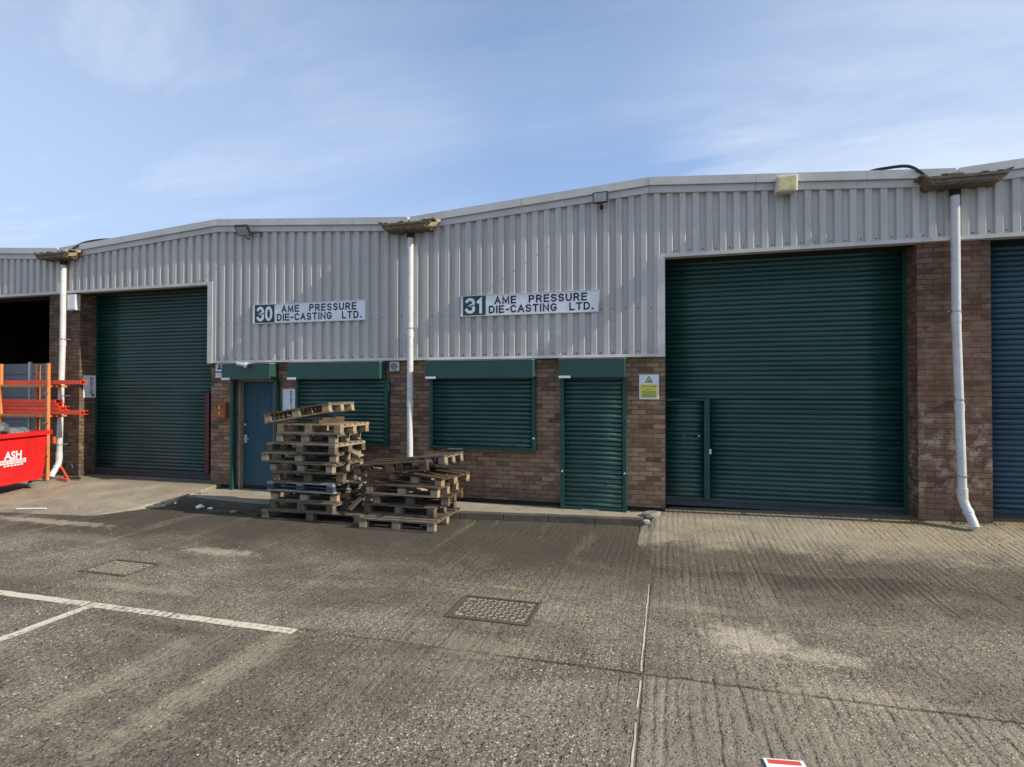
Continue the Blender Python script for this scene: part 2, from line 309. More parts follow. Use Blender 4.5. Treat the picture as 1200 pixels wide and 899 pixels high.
def m_worn_paint():
    t = NT('worn_white_paint'); x, y, z = t.xyz(t.pos); P = t.comb(x, y, 0.0)
    n = t.noise(P, 24, 6, .75); big = t.noise(P, 2.5, 4, .6); rid = t.math('SINE', t.math('MULTIPLY', x, 2 * PI / .082))
    m = t.math('ADD', t.math('ADD', n, t.math('MULTIPLY', big, .5)), t.math('MULTIPLY', rid, .05))
    f = t.ramp(m, [(.54, 0.0), (.76, 1.0)])
    c = t.mix(t.noise(P, 9, 6, .7), (.44, .40, .32), (.72, .66, .54))
    t.fin(c, .8, t.bump(n, .5, .004), .3)
    tr = t.n.new('ShaderNodeBsdfTransparent'); ms = t.n.new('ShaderNodeMixShader')
    t.l.new(f, ms.inputs[0]); t.l.new(tr.outputs[0], ms.inputs[1]); t.l.new(t.b.outputs[0], ms.inputs[2]); t.l.new(ms.outputs[0], t.out.inputs[0])
    return t.m

def m_cover():
    t = NT('cast_iron_cover'); x, y, z = t.xyz(t.pos); P = t.comb(x, y, 0.0)
    n = t.noise(P, 30, 6, .75); c = t.mix(t.rng(n, .35, .65), (.062, .054, .043), (.17, .148, .115))
    return t.fin(c, .6, t.bump(n, .6, .004), .5, .25)

def m_black():
    t = NT('black_bag'); n = t.noise(t.obj, 9, 6, .7); c = t.mix(n, (.05, .055, .055), (.22, .23, .23)); return t.fin(c, .35, t.bump(n, .9, .04), .5)

M = {}
M['clad'] = m_cladding(); M['brick'] = m_brick(); M['yard'] = m_yard(); M['apron'] = m_yard('apron_concrete', True)
M['step'] = m_concrete('step_concrete', (.25, .22, .17), (.40, .355, .275)); M['kerb'] = m_concrete('kerb_concrete', (.075, .066, .052), (.125, .11, .088))
M['verge'] = paint('verge_metal', (.56, .55, .52), .42, .10, 2.0, (.25, .23, .19), .35, .2)
M['verge_low'] = paint('verge_lower_metal', (.50, .492, .478), .45, .10, 2.0, (.22, .20, .17), .35, .2)
M['trim'] = paint('cladding_trim', (.56, .545, .52), .42, .10, 2.2, (.24, .21, .17), .35, .2)
M['green_sh'] = m_shutter('green_shutter', (.007, .056, .049), (.11, .13, .115)); M['blue_sh'] = m_shutter('blue_shutter', (.022, .075, .115), (.10, .125, .14))
M['green'] = paint('green_paint', (.020, .070, .057), .42, .12, 3, (.05, .08, .06), .3, .15)
M['green_dk'] = paint('green_frame', (.009, .062, .047), .45, .12, 3, (.04, .05, .04), .3, .15)
M['blue_door'] = paint('blue_door_paint', (.016, .066, .092), .5, .12, 2.5, (.05, .09, .10), .4, .2)
M['blue_grey'] = paint('grubby_bottom_rail', (.045, .065, .072), .6, .2, 5, (.09, .08, .065), .5, .2)
M['maroon'] = paint('maroon_primer', (.085, .028, .030), .6, .2, 5, (.04, .03, .03), .4, .2)
M['white'] = paint('white_plastic', (.58, .59, .585), .32, .10, 4, (.26, .25, .20), .45, .1)
M['sign_white'] = paint('sign_white', (.74, .77, .82), .35, .05, 3, (.50, .49, .46), .25, .05)
M['sign_green'] = paint('sign_green', (.010, .055, .048), .4, .08, 5, (.03, .05, .05), .1, .05)
M['ink'] = paint('dark_ink', (.012, .016, .026), .5, .1, 9, (.05, .05, .05), .1, .05)
M['ink_green'] = paint('green_ink', (.03, .12, .09), .5, .1, 9, (.1, .1, .1), .1, .05)
M['ink_blue'] = paint('blue_ink', (.03, .06, .20), .5, .1, 9, (.1, .1, .1), .1, .05)
M['yellow'] = paint('yellow_notice', (.72, .66, .10), .4, .08, 9, (.5, .5, .3), .2, .05)
M['alum'] = paint('aluminium_edge', (.55, .55, .54), .4, .1, 6, (.3, .28, .25), .3, .1, .5, .3)
M['black'] = paint('black_plastic', (.02, .02, .022), .45, .15, 8, (.06, .055, .05), .3, .1)
M['dark'] = paint('bitumen_and_shade_black', (.018, .016, .015), .8, .2, 6, (.05, .045, .035), .5, .4)  # black of the plinth; also paints shade into the door soffits
M['gutter'] = paint('weathered_gutter', (.15, .118, .078), .85, .35, 9, (.045, .038, .026), .75, 1.0)
M['gutter_pale'] = paint('pale_gutter_lining', (.52, .42, .25), .8, .25, 9, (.12, .09, .05), .55, .6)
M['rust'] = paint('rusty_letter_box', (.36, .105, .035), .7, .25, 14, (.10, .04, .02), .5, .4)
M['timber'] = m_wood('timber_frame', (.26, .21, .15), (.42, .35, .26))
M['w_grey'] = m_wood('weathered_pallet_wood', (.095, .076, .056), (.23, .190, .142), (.032, .023, .015), .62)
M['w_new'] = m_wood('fresh_pallet_wood', (.28, .195, .115), (.46, .345, .215), (.10, .06, .032), .5)
M['w_pale'] = m_wood('pale_pallet_wood', (.22, .178, .125), (.40, .335, .245), (.07, .05, .03), .5)
M['w_dark'] = m_wood('damp_pallet_wood', (.055, .038, .026), (.13, .092, .062), (.018, .014, .01), .5)
M['w_blue'] = m_wood('blue_painted_pallet_wood', (.035, .055, .090), (.085, .105, .135), (.06, .05, .04), .45)
M['w_greyblue'] = m_wood('faded_blue_pallet_wood', (.20, .23, .24), (.32, .33, .31), (.06, .05, .04), .35)
M['red'] = paint('red_bin_paint', (.62, .018, .018), .42, .14, 3, (.16, .03, .025), .5, .15)
M['red_steel'] = paint('red_steel_paint', (.90, .085, .030), .40, .05, 6, (.35, .03, .02), .12, .1)
M['orange'] = paint('orange_rack_paint', (.55, .20, .06), .55, .15, 6, (.20, .09, .05), .45, .2)
M['rubber'] = paint('grey_rubber', (.16, .16, .16), .6, .2, 12, (.06, .06, .06), .3, .2)
M['steel'] = paint('galvanised_steel', (.45, .46, .47), .35, .15, 10, (.2, .17, .14), .3, .2, .5, .8)
M['bag'] = m_black()
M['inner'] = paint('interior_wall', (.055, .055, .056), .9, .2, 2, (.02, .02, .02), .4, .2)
M['panel'] = paint('grey_partition_panel', (.22, .25, .27), .6, .1, 2, (.12, .12, .12), .3, .2)
M['roof'] = paint('roof_sheet', (.20, .20, .195), .8, .12, 1.5, (.10, .10, .09), .4, .3)
M['glass_dim'] = paint('floodlight_glass', (.34, .35, .35), .15, .1, 8, (.2, .2, .2), .2, .02, .6)
M['bulkhead'] = paint('yellowed_lamp_cover', (.40, .36, .20), .35, .2, 7, (.16, .14, .07), .5, .1)
M['bulk_case'] = paint('cream_lamp_case', (.55, .52, .44), .5, .12, 7, (.2, .18, .12), .4, .1)
M['line'] = m_worn_paint(); M['cover'] = m_cover()
M['stud'] = paint('rubbed_iron', (.30, .265, .205), .6, .35, 25, (.07, .06, .045), .8, .4)
M['seal'] = paint('white_joint_sealant', (.50, .47, .40), .8, .2, 14, (.20, .18, .15), .6, .5)
M['redink'] = paint('red_ink', (.62, .07, .05), .6, .1, 8, (.4, .1, .1), .1, .05)
M['leaf'] = paint('dead_leaf', (.07, .045, .02), .8, .4, 20, (.03, .02, .01), .3, .1)
M['weed'] = paint('weed_green', (.07, .10, .025), .8, .4, 20, (.10, .08, .03), .4, .1)
M['stonegrey'] = m_concrete('rubble_concrete', (.20, .185, .155), (.34, .32, .27))

# ------------------------------------------------------------------ mesh helper
class MB:
    def __init__(s): s.v = []; s.f = []; s.uv = []; s.mi = []
    def face(s, pts, uvs=None, mi=0):
        b = len(s.v); s.v += [tuple(p) for p in pts]; s.f.append(tuple(range(b, b + len(pts)))); s.mi.append(mi)
        if uvs is None:
            n = Vector((0, 0, 0))
            for i in range(len(pts)):
                a, c = Vector(pts[i]), Vector(pts[(i + 1) % len(pts)]); n += a.cross(c)
            ax = max(range(3), key=lambda i: abs(n[i]))
            uvs = [((p[1], p[2]) if ax == 0 else (p[0], p[2]) if ax == 1 else (p[0], p[1])) for p in pts]
        s.uv.append(uvs)
    def hexa(s, c, mi=0, wood=None):
        # c: 8 corners, index bits x,y,z
        for q in ((0, 4, 6, 2), (1, 3, 7, 5), (0, 1, 5, 4), (2, 6, 7, 3), (0, 2, 3, 1), (4, 5, 7, 6)):
            P = [c[i] for i in q]
            s.face(P, None if wood is None else [wood(p) for p in P], mi)
    def box(s, x0, x1, y0, y1, z0, z1, mi=0, wood=False, m=None):
        c = [Vector(((x0, x1)[i & 1], (y0, y1)[(i >> 1) & 1], (z0, z1)[(i >> 2) & 1])) for i in range(8)]
        w = None
        if wood:
            o = random.uniform(0, 50); dims = (x1 - x0, y1 - y0, z1 - z0); L = max(range(3), key=lambda i: dims[i])
            cc = {tuple(p): None for p in c}
            def w(p, o=o, L=L):
                r = [p[i] for i in range(3) if i != L]; return (p[L] + o, r[0] + r[1] * 1.3 + o * .37)
        if m is not None:
            if w:
                base = list(c); uvm = {}
                c2 = [m @ p for p in c]
                for q in ((0, 4, 6, 2), (1, 3, 7, 5), (0, 1, 5, 4), (2, 6, 7, 3), (0, 2, 3, 1), (4, 5, 7, 6)):
                    s.face([c2[i] for i in q], [w(base[i]) for i in q], mi)
                return
            c = [m @ p for p in c]
        s.hexa(c, mi, w)
    def cyl(s, p0, p1, r0, r1=None, n=16, mi=0, caps=True):
        r1 = r0 if r1 is None else r1; p0 = Vector(p0); p1 = Vector(p1); d = (p1 - p0).normalized()
        a = d.orthogonal().normalized(); b = d.cross(a); L = (p1 - p0).length
        A = [p0 + (a * math.cos(2 * PI * i / n) + b * math.sin(2 * PI * i / n)) * r0 for i in range(n)]
        B = [p1 + (a * math.cos(2 * PI * i / n) + b * math.sin(2 * PI * i / n)) * r1 for i in range(n)]
        for i in range(n):
            j = (i + 1) % n; s.face([A[i], A[j], B[j], B[i]], [(i / n, 0), ((i + 1) / n, 0), ((i + 1) / n, L), (i / n, L)], mi)
        if caps: s.face(A[::-1], None, mi); s.face(B, None, mi)
    def tube(s, pts, r, n=10, mi=0):
        pts = [Vector(p) for p in pts]; rings = []
        prev = None
        for i, p in enumerate(pts):
            d = (pts[min(i + 1, len(pts) - 1)] - pts[max(i - 1, 0)]).normalized()
            a = d.orthogonal().normalized() if prev is None else (prev - d * prev.dot(d)).normalized(); prev = a; b = d.cross(a)
            rr = r[i] if isinstance(r, (list, tuple)) else r
            rings.append([p + (a * math.cos(2 * PI * k / n) + b * math.sin(2 * PI * k / n)) * rr for k in range(n)])
        for i in range(len(rings) - 1):
            for k in range(n):
                j = (k + 1) % n; s.face([rings[i][k], rings[i][j], rings[i + 1][j], rings[i + 1][k]], None, mi)
        s.face(rings[0][::-1], None, mi); s.face(rings[-1], None, mi)
    def prism(s, poly, y0, y1, mi=0):
        # poly: (x,z) counter-clockwise seen from -y
        s.face([(x, y0, z) for x, z in poly], None, mi); s.face([(x, y1, z) for x, z in poly][::-1], None, mi)
        for i in range(len(poly)):
            a, b = poly[i], poly[(i + 1) % len(poly)]
            s.face([(b[0], y0, b[1]), (a[0], y0, a[1]), (a[0], y1, a[1]), (b[0], y1, b[1])], None, mi)
    def build(s, name, mats, parent=None, bevel=0, smooth=False, merge=True):
        me = bpy.data.meshes.new(name); me.from_pydata(s.v, [], s.f)
        mats = mats if isinstance(mats, (list, tuple)) else [mats]
        for m in mats: me.materials.append(m)
        uvl = me.uv_layers.new(name='UVMap'); k = 0
        for fi, poly in enumerate(me.polygons):
            poly.material_index = s.mi[fi]
            for j in range(poly.loop_total): uvl.data[poly.loop_start + j].uv = s.uv[fi][j]
        bm = bmesh.new(); bm.from_mesh(me)
        if merge: bmesh.ops.remove_doubles(bm, verts=bm.verts, dist=.00005)
        bmesh.ops.recalc_face_normals(bm, faces=bm.faces) if merge else None
        bm.to_mesh(me); bm.free()
        if smooth:
            for p in me.polygons: p.use_smooth = True
        o = bpy.data.objects.new(name, me); COL.objects.link(o)
        if parent: o.parent = parent
        if bevel:
            b = o.modifiers.new('bevel', 'BEVEL'); b.width = bevel; b.segments = 2; b.limit_method = 'ANGLE'; b.angle_limit = R(40)
        if smooth == 'auto':
            try:
                me.set_sharp_from_angle(angle=R(35))
            except Exception: pass
        return o

def tag(o, label=None, cat=None, group=None, kind=None):
    if label: o['label'] = label
    if cat: o['category'] = cat
    if group: o['group'] = group
    if kind: o['kind'] = kind
    return o
def thing(name, label, cat, loc=(0, 0, 0), rot=(0, 0, 0), group=None):
    o = bpy.data.objects.new(name, None); COL.objects.link(o); o.location = loc; o.rotation_euler = rot; o.empty_display_size = .2
    return tag(o, label, cat, group)

def text_mesh(name, body, x0, x1, z0, z1, y, mat, parent, bold=.0, spacing=1.0, ext=.0012, mtx=None, align=None):
    """letters filling the box x0..x1, z0..z1 in the plane y (facing -Y), or mapped through mtx"""
    cu = bpy.data.curves.new(name, 'FONT'); cu.body = body; cu.offset = bold; cu.space_character = spacing; cu.extrude = 0
    cu.resolution_u = 3
    if align: cu.align_x = align; cu.space_line = spacing if '\n' in body else 1
    to = bpy.data.objects.new(name, cu); COL.objects.link(to)
    dg = bpy.context.evaluated_depsgraph_get(); dg.update(); me0 = bpy.data.meshes.new_from_object(to.evaluated_get(dg))
    bpy.data.objects.remove(to); bpy.data.curves.remove(cu)
    xs = [v.co.x for v in me0.vertices]; ys = [v.co.y for v in me0.vertices]
    ax, bx, ay, by = min(xs), max(xs), min(ys), max(ys)
    mb = MB()
    for p in me0.polygons:
        pts = []
        for vi in p.vertices:
            c = me0.vertices[vi].co
            q = Vector((x0 + (c.x - ax) / (bx - ax) * (x1 - x0), y, z0 + (c.y - ay) / (by - ay) * (z1 - z0)))
            pts.append(q if mtx is None else mtx @ q)
        mb.face(pts)
    bpy.data.meshes.remove(me0)
    o = mb.build(name, mat, parent)
    sm = o.modifiers.new('thick', 'SOLIDIFY'); sm.thickness = ext; sm.offset = 0
    return o

def arc(cx, cy, rx, ry, a0, a1, n=9):
    return [(cx + rx * math.cos(R(a0 + (a1 - a0) * i / n)), cy + ry * math.sin(R(a0 + (a1 - a0) * i / n))) for i in range(n + 1)]
GLY = {
 'A': (.84, [[(0, 0), (.42, 1), (.84, 0)], [(.17, .34), (.67, .34)]]),
 'M': (.92, [[(0, 0), (0, 1), (.46, .12), (.92, 1), (.92, 0)]]),
 'E': (.68, [[(.68, 1), (0, 1), (0, 0), (.68, 0)], [(0, .52), (.62, .52)]]),
 'P': (.70, [[(0, 0), (0, 1)] + arc(.42, .74, .28, .26, 90, -90) + [(0, .48)]]),
 'R': (.74, [[(0, 0), (0, 1)] + arc(.42, .74, .28, .26, 90, -90) + [(0, .48)], [(.40, .48), (.72, 0)]]),
 'S': (.70, [arc(.35, .75, .33, .25, 25, 270, 10) + arc(.35, .25, .35, .25, 90, -155, 10)]),
 'U': (.74, [[(0, 1), (0, .32)] + arc(.37, .32, .37, .32, 180, 360, 10) + [(.74, .32), (.74, 1)]]),
 'D': (.76, [[(0, 0), (0, 1)] + arc(.34, .5, .42, .5, 90, -90, 12) + [(0, 0)]]),
 'I': (.0, [[(0, 0), (0, 1)]]), '-': (.34, [[(0, .42), (.34, .42)]]), '.': (.10, [[(0, .05), (.10, .05)]]),
 'C': (.78, [arc(.42, .5, .42, .5, 42, 318, 16)]),
 'G': (.80, [arc(.42, .5, .42, .5, 42, 322, 16) + [(.78, .44), (.46, .44)]]),
 'T': (.72, [[(0, 1), (.72, 1)], [(.36, 1), (.36, 0)]]), 'N': (.76, [[(0, 0), (0, 1), (.76, 0), (.76, 1)]]),
 'L': (.60, [[(0, 1), (0, 0), (.60, 0)]]), ' ': (.42, []),
 '0': (.66, [arc(.33, .5, .33, .5, 90, 450, 22)]),
 '3': (.66, [arc(.32, .75, .32, .25, 155, -90, 10) + arc(.32, .26, .34, .26, 90, -160, 10)[1:]]),
 '1': (.34, [[(0, .78), (.22, .96), (.22, 0)]]),
}
def sign_text(name, body, x0, x1, z0, z1, y, mat, parent, w, gap=.26):
    """strokes of width w (metres) laid flat on the board"""
    H = z1 - z0 - w; tot = sum(GLY[c][0] for c in body) + gap * (len(body) - 1); sx = (x1 - x0 - w) / tot
    cx = 0; mb = MB()
    for c in body:
        gw, strokes = GLY[c]
        for si, st in enumerate(strokes):
            P = [Vector((x0 + w / 2 + (cx + a) * sx, 0, z0 + w / 2 + b * H)) for a, b in st]
            P = [p for i, p in enumerate(P) if i == 0 or (p - P[i - 1]).length > 1e-4]
            closed = (P[0] - P[-1]).length < 1e-3
            if closed: P = P[:-1]
            n = len(P); Lf = []; Rt = []
            for i in range(n):
                a = P[i - 1] if (i or closed) else None; b = P[(i + 1) % n] if (i < n - 1 or closed) else None
                d0 = (P[i] - a).normalized() if a is not None else None; d1 = (b - P[i]).normalized() if b is not None else None
                q = P[i]
                if d0 is None: q = q - d1 * w / 2; d0 = d1
                elif d1 is None: q = q + d0 * w / 2; d1 = d0
                n0 = Vector((-d0.z, 0, d0.x)); n1 = Vector((-d1.z, 0, d1.x)); m = (n0 + n1)
                m = m.normalized() if m.length > 1e-3 else n0
                k = w / 2 / max(.45, m.dot(n0)); Lf.append(q + m * k); Rt.append(q - m * k)
            yy = y - .0006 * si
            for i in range(n if closed else n - 1):
                j = (i + 1) % n
                mb.face([(Rt[i].x, yy, Rt[i].z), (Rt[j].x, yy, Rt[j].z), (Lf[j].x, yy, Lf[j].z), (Lf[i].x, yy, Lf[i].z)])
        cx += gw + gap
    return mb.build(name, mat, parent, merge=False)

# ------------------------------------------------------------------ heights and stations (metres)
HB = 4.113                      # half a bay
def apz_r(x): return .125 + (x - 4.3) * .022      # threshold level along the right hand doors
Z_SOF, Z_CLAD, Z_V, Z_R = 4.115, 2.568, 5.085, 5.375
def verge_top(x):
    d = abs(((x + HB) % (2 * HB)) - HB)            # distance from the nearest valley (x = 2k*HB)
    return Z_V + (Z_R - Z_V) * d / HB

# ------------------------------------------------------------------ ground
g = MB(); S_ = 130
g.face([(-S_, -S_, 0), (S_, -S_, 0), (S_, S_, 0), (-S_, S_, 0)])
tag(g.build('yard_ground', M['yard']), kind='structure')

# right apron ramp
def apron(xs, zf, yf, name, yback=.46):
    mb = MB(); n = len(xs)
    for i in range(n - 1):
        a, b = xs[i], xs[i + 1]
        za, zb = zf(a), zf(b); ya, yb = yf(a), yf(b)
        mb.face([(a, ya, .0015), (b, yb, .0015), (b, -.9, zb * .52), (a, -.9, za * .52)]); mb.face([(a, -.9, za * .52), (b, -.9, zb * .52), (b, -.05, zb), (a, -.05, za)])
        mb.face([(a, -.05, za), (b, -.05, zb), (b, yback, zb), (a, yback, za)])
    for x, sgn in ((xs[0], 1), (xs[-1], -1)):
        P = [(x, yf(x), -.05), (x, yf(x), .0015), (x, -.9, zf(x) * .52), (x, -.05, zf(x)), (x, yback, zf(x)), (x, yback, -.05)]
        mb.face(P[::sgn])
    return tag(mb.build(name, M['apron']), kind='structure')
apron([3.99, 4.10, 4.20] + [4.35 + i * .2 for i in range(63)], lambda x: (.012 if x < 4.0 else .06 if x < 4.15 else max(.12, min(.26, apz_r(x)))), lambda x: -2.35 - .10 * math.sin(x * 1.7) - .07 * math.sin(x * 4.3 + 1) + (.9 if x < 4.0 else .5 if x < 4.15 else 0), 'door_apron')
apron([-17 + i * .4 for i in range(32)] + [-4.12], lambda x: .185, lambda x: -2.15 - .35 * max(0, min(1, (-4.6 - x) / 3)) + (.9 if x > -4.3 else 0), 'door_apron')

# pavement step with kerb between the big doors
KP = [(-4.10, -.93), (-3.2, -1.08), (-2.2, -1.16), (-1.0, -1.02), (1.2, -.76), (2.6, -.60), (4.02, -.47)]
ZS = .105
def slab(pts, yb, z0, z1, mat, name, inset=0.0):
    mb = MB()
    top = [(x, y + inset, z1) for x, y in pts] + [(pts[-1][0], yb, z1), (pts[0][0], yb, z1)]
    mb.face(top)
    loop = [(x, y + inset) for x, y in pts] + [(pts[-1][0], yb), (pts[0][0], yb)]
    for i in range(len(loop)):
        a, b = loop[i], loop[(i + 1) % len(loop)]
        mb.face([(a[0], a[1], z0), (b[0], b[1], z0), (b[0], b[1], z1), (a[0], a[1], z1)])
    return tag(mb.build(name, mat), kind='structure')
slab([(x + (.0 if i else .02), y + .13) for i, (x, y) in enumerate(KP)], .20, -.05, ZS, M['step'], 'pavement')
kb = MB()
for i in range(len(KP) - 1):
    (xa, ya), (xb, yb) = KP[i], KP[i + 1]
    L = math.hypot(xb - xa, yb - ya); k = max(1, round(L / .92))
    for j in range(k):
        t0, t1 = j / k, (j + 1) / k
        ax_, ay_, bx_, by_ = xa + (xb - xa) * t0, ya + (yb - ya) * t0, xa + (xb - xa) * t1, ya + (yb - ya) * t1
        ux, uy = (bx_ - ax_) / (L / k), (by_ - ay_) / (L / k); gp = .003
        ax_ += ux * gp; ay_ += uy * gp; bx_ -= ux * gp; by_ -= uy * gp
        dz = random.uniform(-.004, .004); W = .122
        nx, ny = -uy, ux
        c = [Vector((ax_, ay_, -.05)), Vector((bx_, by_, -.05)), Vector((ax_ + nx * W, ay_ + ny * W, -.05)), Vector((bx_ + nx * W, by_ + ny * W, -.05))]
        c += [Vector((v.x, v.y, ZS + .004 + dz)) for v in c]
        kb.hexa(c)
tag(kb.build('kerb', M['kerb'], bevel=.012), kind='structure')

# painted lines and joint sealant
def strip(name, x0, x1, y0, y1, mat, z=.004):
    mb = MB(); n = max(2, int(max(x1 - x0, y1 - y0) / .12))
    hor = (x1 - x0) > (y1 - y0)
    for i in range(n):
        a, b = i / n, (i + 1) / n
        ja = .004 * math.sin(i * 2.3) + .003 * math.sin(i * 5.1); jb = .004 * math.sin((i + 1) * 2.3) + .003 * math.sin((i + 1) * 5.1)
        if hor: mb.face([(x0 + (x1 - x0) * a, y0 + ja, z), (x0 + (x1 - x0) * b, y0 + jb, z), (x0 + (x1 - x0) * b, y1 + jb, z), (x0 + (x1 - x0) * a, y1 + ja, z)])
        else: mb.face([(x0 + ja, y0 + (y1 - y0) * a, z), (x1 + ja, y0 + (y1 - y0) * a, z), (x1 + jb, y0 + (y1 - y0) * b, z), (x0 + jb, y0 + (y1 - y0) * b, z)])
    return tag(mb.build(name, mat), kind='structure')
strip('parking_line', -9.0, 1.35, -5.075, -4.975, M['line'])
strip('parking_line', -.915, -.815, -10.0, -5.077, M['line'])
mb = MB()
yy = -3.03; xx = 4.19
while yy > -8.2:
    L = random.uniform(.10, .2); w0 = random.uniform(.0035, .0075)
    if not (-4.98 < yy < -4.86) and random.random() < .9:
        x2 = 4.19 + random.uniform(-.004, .004)
        mb.face([(x2 - w0, yy - L, .004), (x2 + w0, yy - L, .004), (xx + w0, yy, .004), (xx - w0, yy, .004)]); xx = x2
    yy -= L
tag(mb.build('joint_sealant', M['seal'], merge=False), kind='structure')

# manhole covers
def cover(x0, x1, y0, y1, label, rot=0.0):
    cx, cy = (x0 + x1) / 2, (y0 + y1) / 2; w, h = (x1 - x0) / 2, (y1 - y0) / 2
    t = thing('manhole_cover', label, 'manhole cover', (cx, cy, .004), (0, 0, rot), 'iron access covers in the yard')
    f = MB()
    f.box(-w, w, -h, -h + .03, -.02, .008); f.box(-w, w, h - .03, h, -.02, .008); f.box(-w, -w + .03, -h + .03, h - .03, -.02, .008); f.box(w - .03, w, -h + .03, h - .03, -.02, .008)
    f.build('frame', M['cover'], t)
    p = MB(); p.box(-w + .036, w - .036, -h + .036, h - .036, -.02, .001)
    p.build('plate', M['cover'], t); p = MB()
    nx, ny = 13, 8
    for i in range(nx):
        for j in range(ny):
            px = -w + .05 + (i + .5) * (2 * w - .10) / nx; py = -h + .05 + (j + .5) * (2 * h - .10) / ny
            if (i in (1, nx - 2)) and (j in (1, ny - 2)): continue
            m = Matrix.Translation((px, py, .001)) @ Matrix.Rotation(R(45 if (i + j) % 2 else -45), 4, 'Z')
            p.box(-.021, .021, -.007, .007, 0, .005, m=m)
    p.build('stud_pattern', M['stud'], t, merge=False)
    for sx in (-1, 1):
        for sy in (-1, 1): k = MB(); k.box(sx * (w - .105) - .025, sx * (w - .105) + .025, sy * (h - .09) - .02, sy * (h - .09) + .02, .0015, .0045); k.build('lifting_keyhole', M['stud'], t, merge=False)
cover(2.445, 3.225, -4.40, -3.85, 'rectangular iron manhole cover with crossed studs, in the middle of the yard')
cover(-1.99, -1.32, -4.32, -3.86, 'dusty iron manhole cover on the left of the yard behind the painted parking line')

# ------------------------------------------------------------------ buildings
YB, YF = .05, 0.0        # brick face and cladding trough plane
YS = .45                 # shutter plane
def shutter(name, x0, x1, z0, z1, y, mat, parent, pitch=.075, deep=.021):
    mb = MB(); n = int((z1 - z0) / pitch) + 1; prof = []
    for i in range(n):
        zb = z0 + i * pitch
        jy = random.uniform(-.0035, .0035)
        for k, (fz, fy) in enumerate(((.0, .45), (.05, -.15), (.22, -.78), (.48, -1), (.74, -.85), (.90, -.40), (.955, .45))):
            z = zb + fz * pitch
            if z <= z1: prof.append((z, y + fy * deep + jy))
    N = max(2, int((x1 - x0) / .6)); xs = [x0 + (x1 - x0) * i / N for i in range(N + 1)]
    off = [0.004 * math.sin(xq * 2.9) for xq in xs]
    for i in range(len(prof) - 1):
        for j in range(N):
            mb.face([(xs[j], prof[i][1] + off[j], prof[i][0]), (xs[j + 1], prof[i][1] + off[j + 1], prof[i][0]), (xs[j + 1], prof[i + 1][1] + off[j + 1], prof[i + 1][0]), (xs[j], prof[i + 1][1] + off[j], prof[i + 1][0])])
    o = mb.build(name, mat, parent, merge=True)
    for p in o.data.polygons: p.use_smooth = True
    if o.data.polygons[0].normal.y > 0: o.data.flip_normals()
    sm = o.modifiers.new('thick', 'SOLIDIFY'); sm.thickness = .002; sm.offset = -1
    return o

def cladding(xa, xb, opening, parent, phase=0.0):
    """profiled sheets from xa to xb; opening=(x0,x1) where the sheet stops above the door"""
    mb = MB(); pitch = .196; D = .046
    pts = [xa]
    k = math.floor((xa - phase) / pitch) - 1
    while phase + k * pitch < xb + pitch:
        b = phase + k * pitch
        for q in (0, .014, .096, .108, .124): 
            if xa < b + q < xb: pts.append(b + q)
        k += 1
    pts.append(xb)
    for e in opening: pts.append(e - 1e-4); pts.append(e + 1e-4)
    pts += [c for c in (math.floor(xa / HB) * HB, math.ceil(xa / HB) * HB + HB) if xa < c < xb]
    pts = sorted(p for p in set(pts) if xa <= p <= xb)
    def yy(x):
        f = (x - phase) % pitch
        if f < .014: return YF - D * f / .014
        if f < .096: return YF - D
        if f < .108: return YF - D + .009 * (f - .096) / .012
        if f < .124: return YF - (D - .009) * (1 - (f - .108) / .016)
        return YF
    def zb(x): return Z_SOF + .02 if opening[0] < x < opening[1] else Z_CLAD + .02
    for i in range(len(pts) - 1):
        a, b = pts[i], pts[i + 1]
        if b - a < 1e-5: continue
        m = (a + b) / 2; z0 = zb(m); levels = [z0, max(z0 + .02, 3.32), 4.4, 0]
        ta, tb = verge_top(a) - .20, verge_top(b) - .20
        col = [(z0, z0)] + [(z, z) for z in (3.3, 4.45) if z > z0 + .05] + [(ta, tb)]
        for (l0, r0), (l1, r1) in zip(col, col[1:]):
            mb.face([(a, yy(a), l0), (b, yy(b), r0), (b, yy(b), r1), (a, yy(a), l1)])
    # fixing screws with their washers in the troughs
    k = math.floor((xa - phase) / pitch)
    while phase + k * pitch < xb:
        cx = phase + k * pitch + .160
        if xa + .05 < cx < xb - .05:
            for z in (Z_CLAD + .075, 3.34, Z_SOF + .10, 4.95):
                if opening[0] < cx < opening[1] and z < Z_SOF: continue
                if z > 4.8 : continue
                if (z > 4) and not (opening[0] < cx < opening[1]): continue
                zz = z + random.uniform(-.006, .006)
                mb.cyl((cx, YF + .001, zz), (cx, YF - .007, zz), .011, .008, 6, 1)
        k += 1
    o = mb.build('cladding', [M['clad'], M['dark']], parent, merge=True)
    return o

